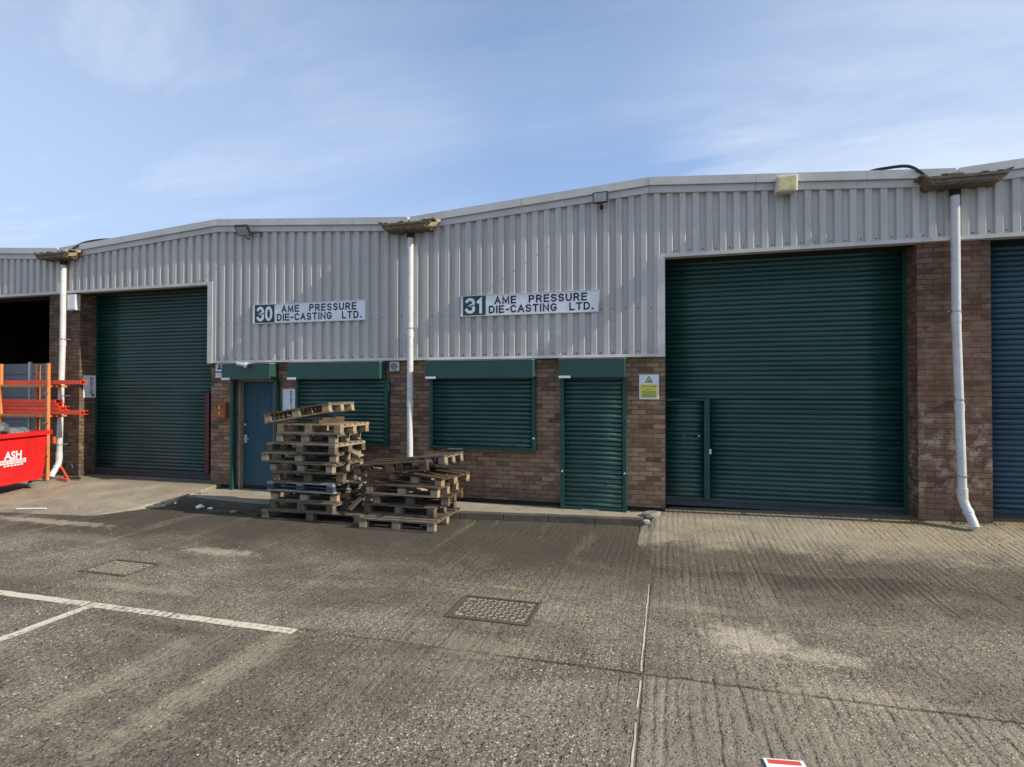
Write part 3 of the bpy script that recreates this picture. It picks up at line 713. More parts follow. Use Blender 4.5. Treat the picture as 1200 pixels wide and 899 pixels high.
def unit(name, label, xa, door_left, door_mat, z_thr, body, wicket=True, open_door=False):
    """one gabled bay from valley xa to valley xa+2*HB; door_left: roller door at the left side"""
    xb = xa + 2 * HB; G = .015
    t = thing(name, label, 'warehouse', (0, 0, 0), group='gabled units of the industrial terrace')
    pier = .44
    if door_left: dx0, dx1 = xa + pier, xa + pier + 3.44; wx0, wx1 = dx1 + .005, xb
    else: dx1, dx0 = xb - pier, xb - pier - 3.44; wx0, wx1 = xa, dx0 - .005
    # brickwork: wall with openings, pier
    w = MB()
    ops = sorted(body['openings'])
    xs = sorted({wx0, wx1, *[o[0] for o in ops], *[o[1] for o in ops]})
    zt = Z_SOF + .3; ZB0 = .185
    yb_, yk = YB, YB + .24
    for a, b in zip(xs, xs[1:]):
        m = (a + b) / 2; hole = [o for o in ops if o[0] < m < o[1]]
        segs = [(ZB0, zt)] if not hole else ([(ZB0, hole[0][2])] if hole[0][2] > ZB0 else []) + [(hole[0][3], zt)]
        for z0, z1 in segs: w.box(a, b, yb_, yk, z0, z1)
    # reveal return of the wall beside the door and the pier with its return
    if door_left:
        w.box(dx1 + .0, dx1 + .24, yk, yk + .35, ZB0, zt); px0, px1 = xa, dx0
        pr = MB(); pr.box(px0, px1 - .001, yb_, yk + .35, ZB0 - .02, zt)
    else:
        w.box(dx0 - .24, dx0, yk, yk + .35, ZB0, zt); px0, px1 = dx1, xb
        pr = MB(); pr.box(px0 + .001, px1, yb_, yk + .35, ZB0 - .02, zt)
    pr.build('pier', M['brick'], t, merge=False)
    w.build('brick_wall', M['brick'], t, merge=False)
    pl = MB()
    for a, b in zip(xs, xs[1:]):
        m = (a + b) / 2; hole = [o for o in ops if o[0] < m < o[1] and o[2] < ZB0 + .01]
        if not hole: pl.box(a, b, yb_ + .035, yk, -.05, ZB0 - .001)
    pl2 = MB(); pl2.box(px0 + .004, px1 - .004, yb_ + .03, yk + .34, -.05, ZB0 - .022); pl2.build('pier_foot', M['dark'], t)
    pl.build('plinth', M['dark'], t, merge=False)
    # cladding, trims
    cladding(xa + .004, xb - .004, (dx0, dx1) if not door_left else (dx0 - pier, dx1), t, phase=xa + body.get('phase', .05)) if False else None
    op = (xa - 1, dx1) if door_left else (dx0, xb + 1)
    cladding(xa + .004, xb - .004, op, t, phase=xa + .05)
    tr = MB(); yf0, yf1 = YF - .052, YB
    if door_left: lo = (dx1 + .0, xb - .004); hi = (xa + .004, dx1)
    else: lo = (xa + .004, dx0); hi = (dx0, xb - .004)
    tr.box(lo[0], lo[1], yf0, YF + .02, Z_CLAD - .004, Z_CLAD + .040)
    tr.box(lo[0], lo[1], YF + .02, YF + .046, Z_CLAD - .004, Z_CLAD + .006)
    tr.box(hi[0], hi[1], yf0, YF + .02, Z_SOF - .004, Z_SOF + .050)
    tr.box(hi[0], hi[1], YF + .02, YF + .10, Z_SOF - .004, Z_SOF + .010)
    sf = MB(); sf.box(dx0 - .02, dx1 + .02, YF + .101, YS + .12, Z_SOF - .002, Z_SOF + .012); sf.build('soffit', M['dark'], t)  # soffit coloured black to deepen the shade at the recess head
    if door_left: tr.box(dx1 - .002, dx1 + .115, yf0 - .004, YF + .02, Z_CLAD - .008, Z_SOF + .055)
    else: tr.box(dx0 - .115, dx0 + .002, yf0 - .004, YF + .02, Z_CLAD - .008, Z_SOF + .055)
    tr.build('cladding_trim', M['trim'], t, bevel=.004, merge=False)
    bk = MB(); bk.box(xa + .01, xb - .01, YF + .012, YF + .045, Z_SOF + .06, 4.85) ; bk.build('backing_wall', M['inner'], t)
    # verge: two stepped bands following the gable, in lengths with open joints
    xr = xa + HB
    for nm, mat, zo0, zo1, y0 in (('verge_trim', M['verge'], -.125, 0, -.105), ('verge_trim', M['verge_low'], -.235, -.129, -.066)):
        v = MB(); cuts = [xa + .02, xa + 2.05, xr, xr + 1.45 if 'joint' not in body else xr + body['joint'], xb - 1.1 if zo1 == 0 else xr + 2.9, xb - .02]
        for a, b in zip(cuts, cuts[1:]):
            a2, b2 = a + .002, b - .002; j = random.uniform(-.003, .003)
            za, zb_ = verge_top(a2), verge_top(b2)
            if b == xr: zb_ = verge_top(xr - .002)
            c = [Vector((a2, y0 + j, za + zo0)), Vector((b2, y0 + j, zb_ + zo0)), Vector((a2, YF + .03, za + zo0)), Vector((b2, YF + .03, zb_ + zo0)),
                 Vector((a2, y0 + j, za + zo1)), Vector((b2, y0 + j, zb_ + zo1)), Vector((a2, YF + .03, za + zo1 + .01)), Vector((b2, YF + .03, zb_ + zo1 + .01))]
            v.hexa(c)
        v.build(nm, mat, t, bevel=.006, merge=False)
    rf = MB(); yr = 24
    for (x0, x1) in ((xa + .02, xr), (xr, xb - .02)):
        z0, z1 = verge_top(x0 + .001) - .02, verge_top(x1 - .001) - .02
        if x1 == xr: z1 = Z_R - .02
        if x0 == xr: z0 = Z_R - .02
        rf.face([(x0, YF + .035, z0), (x1, YF + .035, z1), (x1, yr, z1), (x0, yr, z0)])
        rf.face([(x0, YF + .035, z0 - .12), (x0, yr, z0 - .12), (x1, yr, z1 - .12), (x1, YF + .035, z1 - .12)])
    rf.build('roof', M['roof'], t, merge=False)
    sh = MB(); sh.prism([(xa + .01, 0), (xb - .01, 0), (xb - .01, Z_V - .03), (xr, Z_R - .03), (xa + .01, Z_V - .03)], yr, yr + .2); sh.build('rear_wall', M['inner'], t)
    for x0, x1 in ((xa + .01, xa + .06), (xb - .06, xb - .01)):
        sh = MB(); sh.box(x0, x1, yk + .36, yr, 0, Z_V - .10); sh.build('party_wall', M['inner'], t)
    # roller door
    if not open_door:
        d = thing_part('roller_door', t)
        rx0, rx1 = dx0, dx1; zt2 = Z_SOF + .05
        if wicket:
            wl_, wr_ = (dx0, dx0 + .60) if body['wicket'] == 'left' else (dx1 - .36, dx1)
            post = (wr_, wr_ + .085) if body['wicket'] == 'left' else (wl_ - .105, wl_)
            zw0, zw1 = z_thr + .15, 1.90 if body['wicket'] == 'left' else 1.985
            main = (post[1], dx1) if body['wicket'] == 'left' else (dx0, post[0])
            wk = shutter('wicket_door', wl_ + .012, wr_ - .003, zw0, zw1 - .04, YS - .012, door_mat, d)
            pm = M['green_dk'] if body['wicket'] == 'left' else M['maroon']
            f = MB(); f.box(post[0], post[1], YS - .075, YS + .03, z_thr + .13, zw1 + .005)
            f.box(min(wl_, wr_) + .01, max(wl_, wr_) - .002, YS - .055, YS + .02, zw1 - .035, zw1 + .002)
            f.build('wicket_frame', pm, d, bevel=.004, merge=False)
            if body['wicket'] == 'left':
                hd = MB(); hd.box(post[1] - .012, post[1] + .022, YS - .105, YS - .076, 1.02, 1.10); hd.build('latch', M['alum'], d)
                hh = MB(); hh.cyl((wr_ - .08, YS - .025, 1.30), (wr_ - .08, YS - .05, 1.30), .014, None, 10); hh.cyl((wr_ - .30, YS - .025, 1.30), (wr_ - .30, YS - .045, 1.30), .009, None, 8); hh.build('lock', M['alum'], wk)
            zs_ = z_thr + .15 + .075 * round((zw1 - z_thr - .15) / .075)
            shutter('curtain', max(main[0] - .01, dx0 + .014), min(main[1] + .01, dx1 - .02), z_thr + .15, zs_, YS, door_mat, d)
            shutter('curtain', dx0 + .014, dx1 - .02, zs_, zt2, YS, door_mat, d)
        else:
            shutter('curtain', dx0 + .015, dx1 - .015, z_thr + .15, zt2, YS, door_mat, d)
        br = MB(); br.box(dx0 + .012, dx1 - .012, YS - .028, YS + .02, z_thr + .012, z_thr + .148); br.box(dx0 + .012, dx1 - .012, YS - .06, YS - .028, z_thr + .10, z_thr + .112)
        br.build('bottom_rail', M['blue_grey'], d, bevel=.003, merge=False)
        for x0, x1 in ((dx0 + .001, dx0 + .014), (dx1 - .05, dx1 - .001)):
            gr = MB(); gr.box(x0, x1, YS - .05, YS + .03, z_thr, zt2)
            gr.build('guide_rail', M['green_dk'] if door_mat == M['green_sh'] else M['blue_sh'], d, merge=False)
        tb = MB(); tb.box(dx0 - .1, dx1 + .1, YS + .08, YS + .1, 0, Z_SOF + .3); tb.build('housing', M['dark'], d)
    return t, dx0, dx1, wx0, wx1

def thing_part(name, parent):
    o = bpy.data.objects.new(name, None); COL.objects.link(o); o.parent = parent; return o

def hood_shutter(parent, x0, x1, hood, z0, z1, curtain=True, name='window_shutter', lock_z=None, proj=-.03, endpale=True):
    """roller shutter with box hood; x0..x1 outside the guides, hood=(hx0,hx1)"""
    d = thing_part(name, parent); zh0, zh1 = 2.235, 2.535
    h = MB(); h.box(hood[0], hood[1], -.215, YB - .003, zh0, zh1)
    h.build('hood', M['green'], d, bevel=.006)
    tp = MB(); tp.box(hood[0], hood[1], -.218, YB - .004, zh1 + .001, zh1 + .006); tp.build('hood_lid', M['trim'], d)
    st = MB(); st.box(hood[0] + .003, hood[0] + .19, -.222, -.2165, zh0 - .004, zh0 + .034); st.build('label_strip', M['sign_white'], d)
    gl = MB(); gl.box(x0, x0 + .062, -.060, YB - .002, z0, zh0 - .001); gl.build('guide_rail', M['green_dk'], d, bevel=.003)
    gr = MB(); gr.box(x1 - .062, x1, -.060, YB - .002, z0, zh0 - .001); gr.build('guide_rail', M['green_dk'], d, bevel=.003)
    if lock_z:
        for x in ((x0 + .03, x1 - .03) if name != 'window_shutter' else (x1 - .03,)):
            lk = MB(); lk.cyl((x, -.061, lock_z), (x, -.078, lock_z), .016, None, 12); lk.build('lock', M['white'], d)
    if curtain:
        shutter('curtain', x0 + .05, x1 - .05, z0 + .055, zh0 + .01, proj, M['green_sh'], d)
        b = MB(); b.box(x0 + .063, x1 - .063, proj - .022, proj + .02, z0 + .004, z0 + .054); b.box(x0 + .35, x0 + .62, proj - .030, proj - .0225, z0 + .000, z0 + .010, 1)
        b.build('bottom_rail', [M['green_dk'], M['alum']], d, bevel=.003, merge=False)
        bk = MB(); bk.box(x0 + .062, x1 - .062, YB - .02, YB - .008, z0 + .01, zh0); bk.build('backing', M['dark'], d)
    return d

b31 = dict(openings=[], wicket='left', joint=1.55)
b30 = dict(openings=[(-3.70, -2.86, .10, 2.25)], wicket='right')
U31 = unit('warehouse_unit', 'unit 31, grey clad bay over brick with the large green roller door at its right', 0, False, M['green_sh'], .165, b31)
U30 = unit('warehouse_unit', 'unit 30, grey clad bay with the blue personnel door behind the tall pallets', -2 * HB, True, M['green_sh'], .19, b30)
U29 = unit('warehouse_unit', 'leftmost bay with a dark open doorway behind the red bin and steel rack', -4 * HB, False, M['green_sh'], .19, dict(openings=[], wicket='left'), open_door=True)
U32 = unit('warehouse_unit', 'rightmost bay with the blue roller door beyond the brick pier', 2 * HB, True, M['blue_sh'], .205, dict(openings=[], wicket='left'), wicket=False)
u31, u30, u29, u32 = U31[0], U30[0], U29[0], U32[0]

hood_shutter(u31, .385, 2.275, (.375, 2.270), 1.025, 2.235, lock_z=1.24)
hood_shutter(u31, 2.695, 3.755, (2.695, 3.745), ZS + .004, 2.235, name='door_shutter', lock_z=.72)
hood_shutter(u30, -2.33, -.42, (-2.39, -.495), 1.04, 2.235)
hood_shutter(u30, -3.79, -2.735, (-3.855, -2.775), ZS + .004, 2.235, curtain=False, name='door_shutter')
# blue personnel door of unit 30
d = thing_part('personnel_door', u30)
for q in ((-3.698, -3.66, ZS + .002, 2.20), (-2.90, -2.862, ZS + .002, 2.20), (-3.698, -2.862, 2.202, 2.248)):
    f = MB(); f.box(q[0], q[1], YB + .01, YB + .2, q[2], q[3], wood=True); f.build('door_frame', M['timber'], d)
p = MB(); p.box(-3.655, -2.905, YB + .10, YB + .145, ZS + .07, 2.198); p.build('door_leaf', M['blue_door'], d, bevel=.003)
for (a, b, c, e) in ((-3.53, -3.33, 1.30, 1.95), (-3.23, -3.03, 1.30, 1.95)):
    p = MB(); p.box(a, b, YB + .094, YB + .0995, c, e); p.build('door_panel', M['blue_door'], d, bevel=.002)
p = MB(); p.box(-3.655, -2.905, YB + .085, YB + .16, ZS + .003, ZS + .066); p.build('threshold', M['dark'], d)
p = MB(); p.cyl((-3.60, YB + .10, 1.08), (-3.60, YB + .055, 1.08), .016, None, 10); p.box(-3.63, -3.57, YB + .088, YB + .0995, 1.00, 1.16); p.tube([(-3.60, YB + .06, 1.08), (-3.55, YB + .055, 1.08), (-3.50, YB + .058, 1.075)], .009); p.build('handle', M['alum'], d)
p = MB(); p.cyl((-3.61, YB + .10, 1.36), (-3.61, YB + .085, 1.36), .022, None, 12); p.build('lock', M['alum'], d)
# dark sheet closing the opening behind the door leaf
p = MB(); p.box(-3.75, -2.81, YB + .245, YB + .26, 0, 2.3); p.build('door_void', M['dark'], u30)

# interior of unit 29
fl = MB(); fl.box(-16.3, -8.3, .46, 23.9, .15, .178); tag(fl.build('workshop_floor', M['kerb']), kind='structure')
pt = thing('partition', 'pale grey boarded partition standing inside the dark open doorway at the left edge', 'partition', (-10.5, 1.2, .18))
for k in range(9):
    b = MB(); b.box(-1.9, 1.45, -.02, .02, .28 * k, .28 * k + .27); b.build('panel', M['panel'], pt, bevel=.004)
b = MB(); b.box(-1.95, -1.9, -.03, .03, 0, 2.5); b.box(1.45, 1.5, -.03, .03, 0, 2.5); b.build('post', M['panel'], pt, merge=False)

# ------------------------------------------------------------------ downpipes with valley gutter ends
def downpipe(X, label, zbot, shoe, skew=0.0, gut=None):
    t = thing('downpipe', label, 'downpipe', (X, -.12, 0), group='white downpipes between the units')
    px_ = lambda z: skew * max(0, min(1, (z - zbot) / (3 - zbot)))
    m = MB(); ztop = 4.80
    m.cyl((0, 0, zbot), (skew, 0, 3.0), .054, None, 24); m.cyl((skew, 0, 3.0), (skew, 0, ztop), .054, None, 24)
    m.build('pipe', M['white'], t, smooth='auto')
    for z in (3.02, 1.80):
        if z > zbot: c = MB(); q = px_(z); c.cyl((q, 0, z - .05), (q, 0, z + .05), .059, None, 24); c.cyl((q, 0, z + .05), (q, 0, z + .056), .062, None, 24); c.build('collar', M['white'], t, smooth='auto', merge=False)
    for z in (3.05, 1.84, .80):
        if z > zbot + .1:
            bkt = MB(); q = px_(z); bkt.cyl((q, 0, z + .062), (q, 0, z + .082), .063, None, 24); bkt.box(q - .082, q + .082, .035, .048, z + .064, z + .080); bkt.box(q - .012, q + .012, .05, .168, z + .064, z + .080); bkt.build('bracket', M['steel'], t, merge=False)
    if shoe:
        s1 = MB(); s1.cyl((0, 0, zbot - .02), (0, 0, zbot + .13), .062, None, 24)
        pts = [(0, 0, zbot + .02), (.005, -.003, zbot - .03), (.015, -.02, zbot - .09), (.03 * shoe[0], -.06 * 1, zbot - .16), (.045 * shoe[0], -.17, zbot - .30), (.05 * shoe[0], -.20, zbot - .36)]
        s1.tube(pts, [.056, .057, .058, .056, .055, .055], 20); s1.cyl(pts[3], (Vector(pts[3]) * .7 + Vector(pts[4]) * .3), .064, None, 20)
        s1.build('shoe', M['white'], t, smooth='auto', merge=False)
    # open end of the valley gutter: a splayed tray with sheared, rotting edge
    gm = MB(); gw = .445; z0, z1 = 4.81, 4.93; yo, yi = -.30, .25
    def tray(x0, x1, ya, yb, za, zb, mi=0): gm.box(x0, x1, ya, yb, za, zb, mi)
    gm.hexa([Vector(p) for p in ((-.37, yo, z0), (.37, yo, z0), (-.37, yi, z0), (.37, yi, z0), (-.37, yo, z0 + .022), (.37, yo, z0 + .022), (-.37, yi, z0 + .022), (.37, yi, z0 + .022))])
    for s_ in (-1, 1):
        a, b = s_ * .37, s_ * gw
        gm.hexa([Vector(p) for p in ((a, yo, z0), (a + s_ * .02, yo, z0), (a, yi, z0), (a + s_ * .02, yi, z0), (b, yo, z1), (b + s_ * .03, yo, z1), (b, yi, z1), (b + s_ * .03, yi, z1))])
        gm.hexa([Vector(p) for p in ((b - s_ * .00, yo - .01, z1 - .005), (b + s_ * .08, yo - .01, z1 + .02), (b, yi, z1 - .005), (b + s_ * .08, yi, z1 + .02), (b, yo - .01, z1 + .022), (b + s_ * .08, yo - .01, z1 + .045), (b, yi, z1 + .022), (b + s_ * .08, yi, z1 + .045))], 0)
    # front stop end and its fold, slightly sagging
    gm.hexa([Vector(p) for p in ((-.39, yo - .022, z0 - .004), (.39, yo - .022, z0 - .004), (-.39, yo - .001, z0 - .004), (.39, yo - .001, z0 - .004), (-.485, yo - .022, z1), (.485, yo - .022, z1 - .01), (-.485, yo - .001, z1), (.485, yo - .001, z1 - .01))])
    gm.box(-.44, .46, yo - .040, yo - .023, z1 - .045, z1 - .008)
    gm.box(-.36, .34, yo - .034, yo - .023, z0 + .015, z0 + .045)
    for k in range(9):
        x = random.uniform(-.42, .42); gm.box(x - .03, x + .04, yo - .01, yo + .05, z1 - .02, z1 + random.uniform(.005, .03))
    o = gm.build('gutter_end', M['gutter'], t, bevel=.004, merge=False); o.location = (0, .12, 0)
    if gut:
        li = MB()
        li.hexa([Vector(p) for p in ((gut * .35, -.335, z0 + .02), (gut * .50, -.20, z0 + .045), (gut * .36, -.325, z0 + .02), (gut * .51, -.19, z0 + .045), (gut * .40, -.335, z0 + .085), (gut * .55, -.20, z0 + .11), (gut * .41, -.325, z0 + .085), (gut * .56, -.19, z0 + .11))])
        li.hexa([Vector(p) for p in ((gut * .36, -.30, z1 + .01), (gut * .56, -.15, z1 + .005), (gut * .37, -.29, z1 + .01), (gut * .57, -.14, z1 + .005), (gut * .37, -.30, z1 + .05), (gut * .57, -.15, z1 + .05), (gut * .38, -.29, z1 + .05), (gut * .58, -.14, z1 + .05))])
        lo = li.build('gutter_lining', M['gutter_pale'], t, merge=False); lo.location = (0, .12, 0)
    gs = MB(); gs.cyl((skew, 0, 4.70), (skew, 0, 4.79), .060, .066, 20); gs.build('outlet', M['dark'], t)
    return t
downpipe(8.24, 'white downpipe with a kicked out shoe on the brick pier beside the blue roller door', .58, (1, 1), -.055)
downpipe(.045, 'white downpipe between units 30 and 31 with its foot behind the low pallet heap', .14, None, 0, 1)
downpipe(-8.11, 'white downpipe behind the red steel beams at the left pier', .58, (1.2, 1), .07, 1)
# bent hose end lying at the foot of the left pipe
hs = MB(); hs.tube([(-7.95 + .12 * math.cos(a), -.05, .36 + .13 * math.sin(a)) for a in [i * .35 - 1.2 for i in range(13)]], .022, 10)
tag(hs.build('hose', M['black'], smooth=True), 'short loop of black hose hooked at the foot of the left downpipe', 'hose')

# roof cables
def cable(label, pts, r=.022):
    P = [Vector(p) for p in pts]; out = []
    for i in range(len(P) - 1):
        p0, p1, p2, p3 = P[max(i - 1, 0)], P[i], P[i + 1], P[min(i + 2, len(P) - 1)]
        for k in range(6):
            t = k / 6; out.append(.5 * ((2 * p1) + (-p0 + p2) * t + (2 * p0 - 5 * p1 + 4 * p2 - p3) * t * t + (-p0 + 3 * p1 - 3 * p2 + p3) * t ** 3))
    out.append(P[-1]); m = MB(); m.tube(out, r, 10)
    return tag(m.build('cable', M['black'], smooth=True), label, 'cable', 'black cables over the roof edge')
cable('thick black cable arching over the roof edge into the gutter end above the right pier', [(7.0, .55, 5.18), (7.24, .25, 5.255), (7.48, .15, 5.262), (7.66, -.02, 5.20), (7.76, -.14, 5.07), (7.82, -.20, 4.95), (7.88, -.15, 4.86)])
cable('thick black cable arching over the roof edge into the gutter end above the left pier', [(-6.7, .5, 5.20), (-7.02, .22, 5.26), (-7.35, .12, 5.255), (-7.58, -.04, 5.17), (-7.68, -.15, 5.05), (-7.74, -.20, 4.94), (-7.80, -.15, 4.86)])
cb2 = MB(); cb2.tube([(-3.24, -.07, 5.03), (-3.16, -.10, 5.06), (-3.08, -.08, 5.02), (-3.10, -.05, 4.96)], .008, 8)
tag(cb2.build('cable', M['black'], smooth=True), 'thin black lead looped beside the floodlight of unit 30', 'cable')

# ------------------------------------------------------------------ signs on the cladding
def fascia_sign(label, x0, x1, z0, z1, xs, num):
    cx = (x0 + x1) / 2; t = thing('sign', label, 'sign', (cx, -.04, z0), group='tenant signs on the cladding')
    w = (x1 - x0) / 2; h = z1 - z0; s = xs - cx
    b = MB(); b.box(-w, w, -.022, 0, 0, h); b.build('board', M['sign_white'], t, bevel=.002)
    f = MB()
    for q in ((-w, w, 0, .014), (-w, w, h - .014, h), (-w, -w + .012, .014, h - .014), (w - .012, w, .014, h - .014)): f.box(q[0], q[1], -.030, -.0225, q[2], q[3])
    f.build('edge_trim', M['alum'], t, merge=False)
    n = MB(); n.box(-w + .045, s, -.026, -.0225, .018, h - .018); n.build('number_panel', M['sign_green'], t)
    pw = s + w - .045; a = -w + .045
    sign_text('number', num, a + pw * .10, s - pw * .10, h * .13, h * .87, -.0275, M['sign_white'], t, .050, .40)
    tx0 = s + .055
    sign_text('lettering', 'AME  PRESSURE', tx0 + .10, w - .19, h * .53, h * .89, -.0245, M['ink'], t, .026, .50)
    sign_text('lettering', 'DIE-CASTING  LTD.', tx0, w - .085, h * .11, h * .47, -.0245, M['ink'], t, .026, .46)
    return t
fascia_sign('long white sign numbered 30 on the left bay, reading AME PRESSURE DIE-CASTING LTD.', -3.275, -.858, 3.30, 3.675, -2.79, '30')
fascia_sign('long white sign numbered 31 on the right bay, reading AME PRESSURE DIE-CASTING LTD.', .962, 3.326, 3.295, 3.657, 1.415, '31')

def plate(name, label, cat, x0, x1, z0, z1, y=YB, mat='sign_white', th=.006):
    t = thing(name, label, cat, (x0, y, z0)); b = MB(); b.box(0, x1 - x0, -th, -.001, 0, z1 - z0); b.build('board', M[mat], t, bevel=.0015); return t
# warning notice
t = plate('notice', 'yellow and white warning notice on the brick beside the large green roller door', 'notice', 3.948, 4.252, 1.893, 2.286)
W_, H_ = .304, .393
p = MB(); p.box(.018, W_ - .018, -.009, -.0065, .022, .235); p.build('yellow_panel', M['yellow'], t)
tri = [(W_ / 2 - .062, .265), (W_ / 2 + .062, .265), (W_ / 2, .372)]; tin = [(W_ / 2 - .042, .276), (W_ / 2 + .042, .276), (W_ / 2, .350)]
p = MB(); p.prism(tri, -.0085, -.0065); p.build('triangle', M['ink'], t); p = MB(); p.prism(tin, -.0105, -.0088); p.build('triangle_face', M['yellow'], t)
p = MB(); p.prism([(W_ / 2 - .022, .283), (W_ / 2 + .004, .280), (W_ / 2 + .020, .302), (W_ / 2 + .012, .312), (W_ / 2 - .006, .296)], -.0125, -.0108); p.build('symbol', M['ink'], t)
text_mesh('lettering', 'Warning', .045, W_ - .045, .190, .222, -.010, M['ink'], t, bold=.003)
text_mesh('lettering', 'This door', .085, W_ - .085, .148, .170, -.010, M['ink'], t, bold=.003)
p = MB()
for k in range(5): p.box(.035 + .01 * (k % 2), W_ - .035 - .015 * ((k + 1) % 2), -.0105, -.0093, .038 + k * .020, .038 + k * .020 + .009)
p.build('small_print', M['ink_green'], t, merge=False)
# reception sign
def stacked(t, body, xc, zt, h, w, y, mat, mtx=None):
    n = len(body)
    for i, ch in enumerate(body):
        ww = w * (.35 if ch == 'I' else 1)
        text_mesh('letter', ch, xc - ww / 2, xc + ww / 2, zt - (i + .86) * h, zt - (i + .10) * h, y, mat, t, bold=.02, mtx=mtx)
def arrow(t, x, z, s, dirx, y, mat, mtx=None):
    p = MB(); f = (lambda v: v) if mtx is None else (lambda v: mtx @ v)
    def q(pts): p.face([f(Vector((x + a * s * dirx, y, z + b * s))) for a, b in pts])
    q([(.95, .80), (.80, .95), (.08, .22), (.22, .08)]); q([(0, 0), (.55, 0), (.55, .16), (0, .16)]); q([(0, .16), (.16, .16), (.16, .6), (0, .6)])
    o = p.build('arrow', mat, t, merge=False); sm = o.modifiers.new('t', 'SOLIDIFY'); sm.thickness = .0015; return o
t = plate('sign', 'upright white sign with a diagonal arrow just right of the blue door', 'sign', -2.683, -2.380, 1.553, 2.055)
stacked(t, 'RECEPTION', .195, .478, .0505, .055, -.0075, M['ink']); arrow(t, .03, .03, .10, 1, -.0075, M['ink'])
# blue and white safety notice under the cladding corner
t = plate('notice', 'small blue and white safety notice under the cladding corner beside the door hood', 'notice', -4.235, -4.045, 2.285, 2.558)
p = MB(); p.box(.0, .17, -.0095, -.0065, .092, .118); p.build('band', M['ink_blue'], t)
p = MB(); p.prism([(.03, .175), (.06, .150), (.10, .165), (.13, .150), (.15, .185), (.12, .195), (.125, .235), (.08, .25), (.05, .225), (.085, .205), (.06, .19)], -.0095, -.0065); p.build('symbol', M['ink_blue'], t)
p = MB(); p.box(.025, .145, -.0095, -.0065, .045, .055); p.build('small_print', M['redink'], t)
# jamb sign on the left pier (faces +X)
JX = -8.226 + .44
t = thing('sign', 'white and pale green sign with an arrow on the side of the left brick pier', 'sign', (JX, .13, 1.87))
p = MB(); p.box(.001, .010, 0, .275, 0, .485); p.build('board', M['sign_white'], t, bevel=.0015)
mt = Matrix(((0, -1, 0, 0), (1, 0, 0, 0), (0, 0, 1, 0), (0, 0, 0, 1)))
stacked(t, 'RECEPTION', .180, .455, .0385, .075, -.0115, M['ink_green'], mt); arrow(t, .235, .03, .10, -1, -.0115, M['ink'], mt)

# letter box, alarm sounder, control box
t = thing('letter_box', 'rusty orange box on the brick left of the blue door', 'box', (-4.05, YB, 1.485))
p = MB(); p.prism([(-.125, 0), (.125, 0), (.125, .30), (-.125, .30)], -.10, -.002); p.build('case', M['rust'], t, bevel=.008)
p = MB(); p.cyl((-.065, -.101, .235), (-.065, -.104, .235), .021, None, 12); p.cyl((.065, -.101, .235), (.065, -.104, .235), .021, None, 12); p.build('hole', M['dark'], t, merge=False)
p = MB(); p.cyl((0, -.101, .21), (0, -.112, .21), .028, None, 12); p.build('lock', M['gutter_pale'], t, merge=False)
p = MB(); p.box(-.012, .012, -.106, -.101, .05, .13); p.build('slot', M['gutter_pale'], t, merge=False)
p = MB(); p.box(-.135, .135, -.115, 0, .30, .312); p.build('lid', M['rust'], t, bevel=.002)
t = thing('alarm_sounder', 'square white sounder box with a round grille under the cladding beside the centre downpipe', 'alarm', (-.316, YB, 2.375))
p = MB(); p.box(-.092, .092, -.07, -.002, 0, .172); p.build('case', M['white'], t, bevel=.010)
p = MB()
for r_ in (.066, .050, .034, .018):
    for i in range(24):
        a, b = 2 * PI * i / 24, 2 * PI * (i + 1) / 24
        p.face([(math.cos(a) * r_, -.073, .086 + math.sin(a) * r_), (math.cos(b) * r_, -.073, .086 + math.sin(b) * r_), (math.cos(b) * (r_ - .008), -.073, .086 + math.sin(b) * (r_ - .008)), (math.cos(a) * (r_ - .008), -.073, .086 + math.sin(a) * (r_ - .008))])
o = p.build('grille', M['ink'], t); sm = o.modifiers.new('t', 'SOLIDIFY'); sm.thickness = .003
t = thing('control_box', 'tall narrow white box high on the left brick pier under the cladding', 'control box', (-7.885, YB, 3.74))
p = MB(); p.box(-.115, .115, -.12, -.002, 0, .34); p.build('case', M['white'], t, bevel=.008)
p = MB(); p.box(-.09, .09, -.125, -.1205, .03, .31); p.build('cover', M['sign_white'], t, bevel=.003)
p = MB(); p.cyl((.0, -.05, -.03), (0, -.05, 0), .018, None, 10); p.build('gland', M['black'], t)

# floodlights
def flood(X, Z, label, yaw_, tilt, w=.30, h=.22):
    t = thing('floodlight', label, 'floodlight', (X, -.10, Z)); head = thing_part('head', t); head.location = (0, -.12, .0); head.rotation_euler = (R(tilt), 0, R(yaw_))
    p = MB(); p.box(-w / 2, w / 2, -.03, .03, -h / 2, h / 2); p.build('case', M['black'], head, bevel=.006)
    p = MB(); p.box(-w / 2 + .018, w / 2 - .018, -.034, -.0305, -h / 2 + .018, h / 2 - .018); p.build('glass', M['glass_dim'], head)
    p = MB(); p.tube([(0, .10, -.08), (0, .02, -h / 2 - .03), (0, -.06, -h / 2 - .0)], .010); p.box(-.03, .03, .09, .105, -.12, -.05); p.build('bracket', M['black'], t, merge=False)
    return t
flood(-3.38, 5.07, 'black framed floodlight tipped downwards on the roof edge above sign 30', 10, 42, .26, .21)
flood(3.37, 5.08, 'black framed floodlight on the roof edge above sign 31', -8, 8, .24, .17)
t = thing('bulkhead_lamp', 'large yellowed lamp on the roof edge above the big green roller door', 'lamp', (6.06, -.11, 4.90))
p = MB(); cs = [Vector(q) for q in ((-.155, -.20, 0), (.125, -.20, 0), (-.155, .0, .02), (.125, .0, .02), (-.125, -.10, .275), (.155, -.10, .275), (-.125, .0, .275), (.155, .0, .275))]
p.hexa(cs); p.build('case', M['bulk_case'], t, bevel=.008)
p = MB()
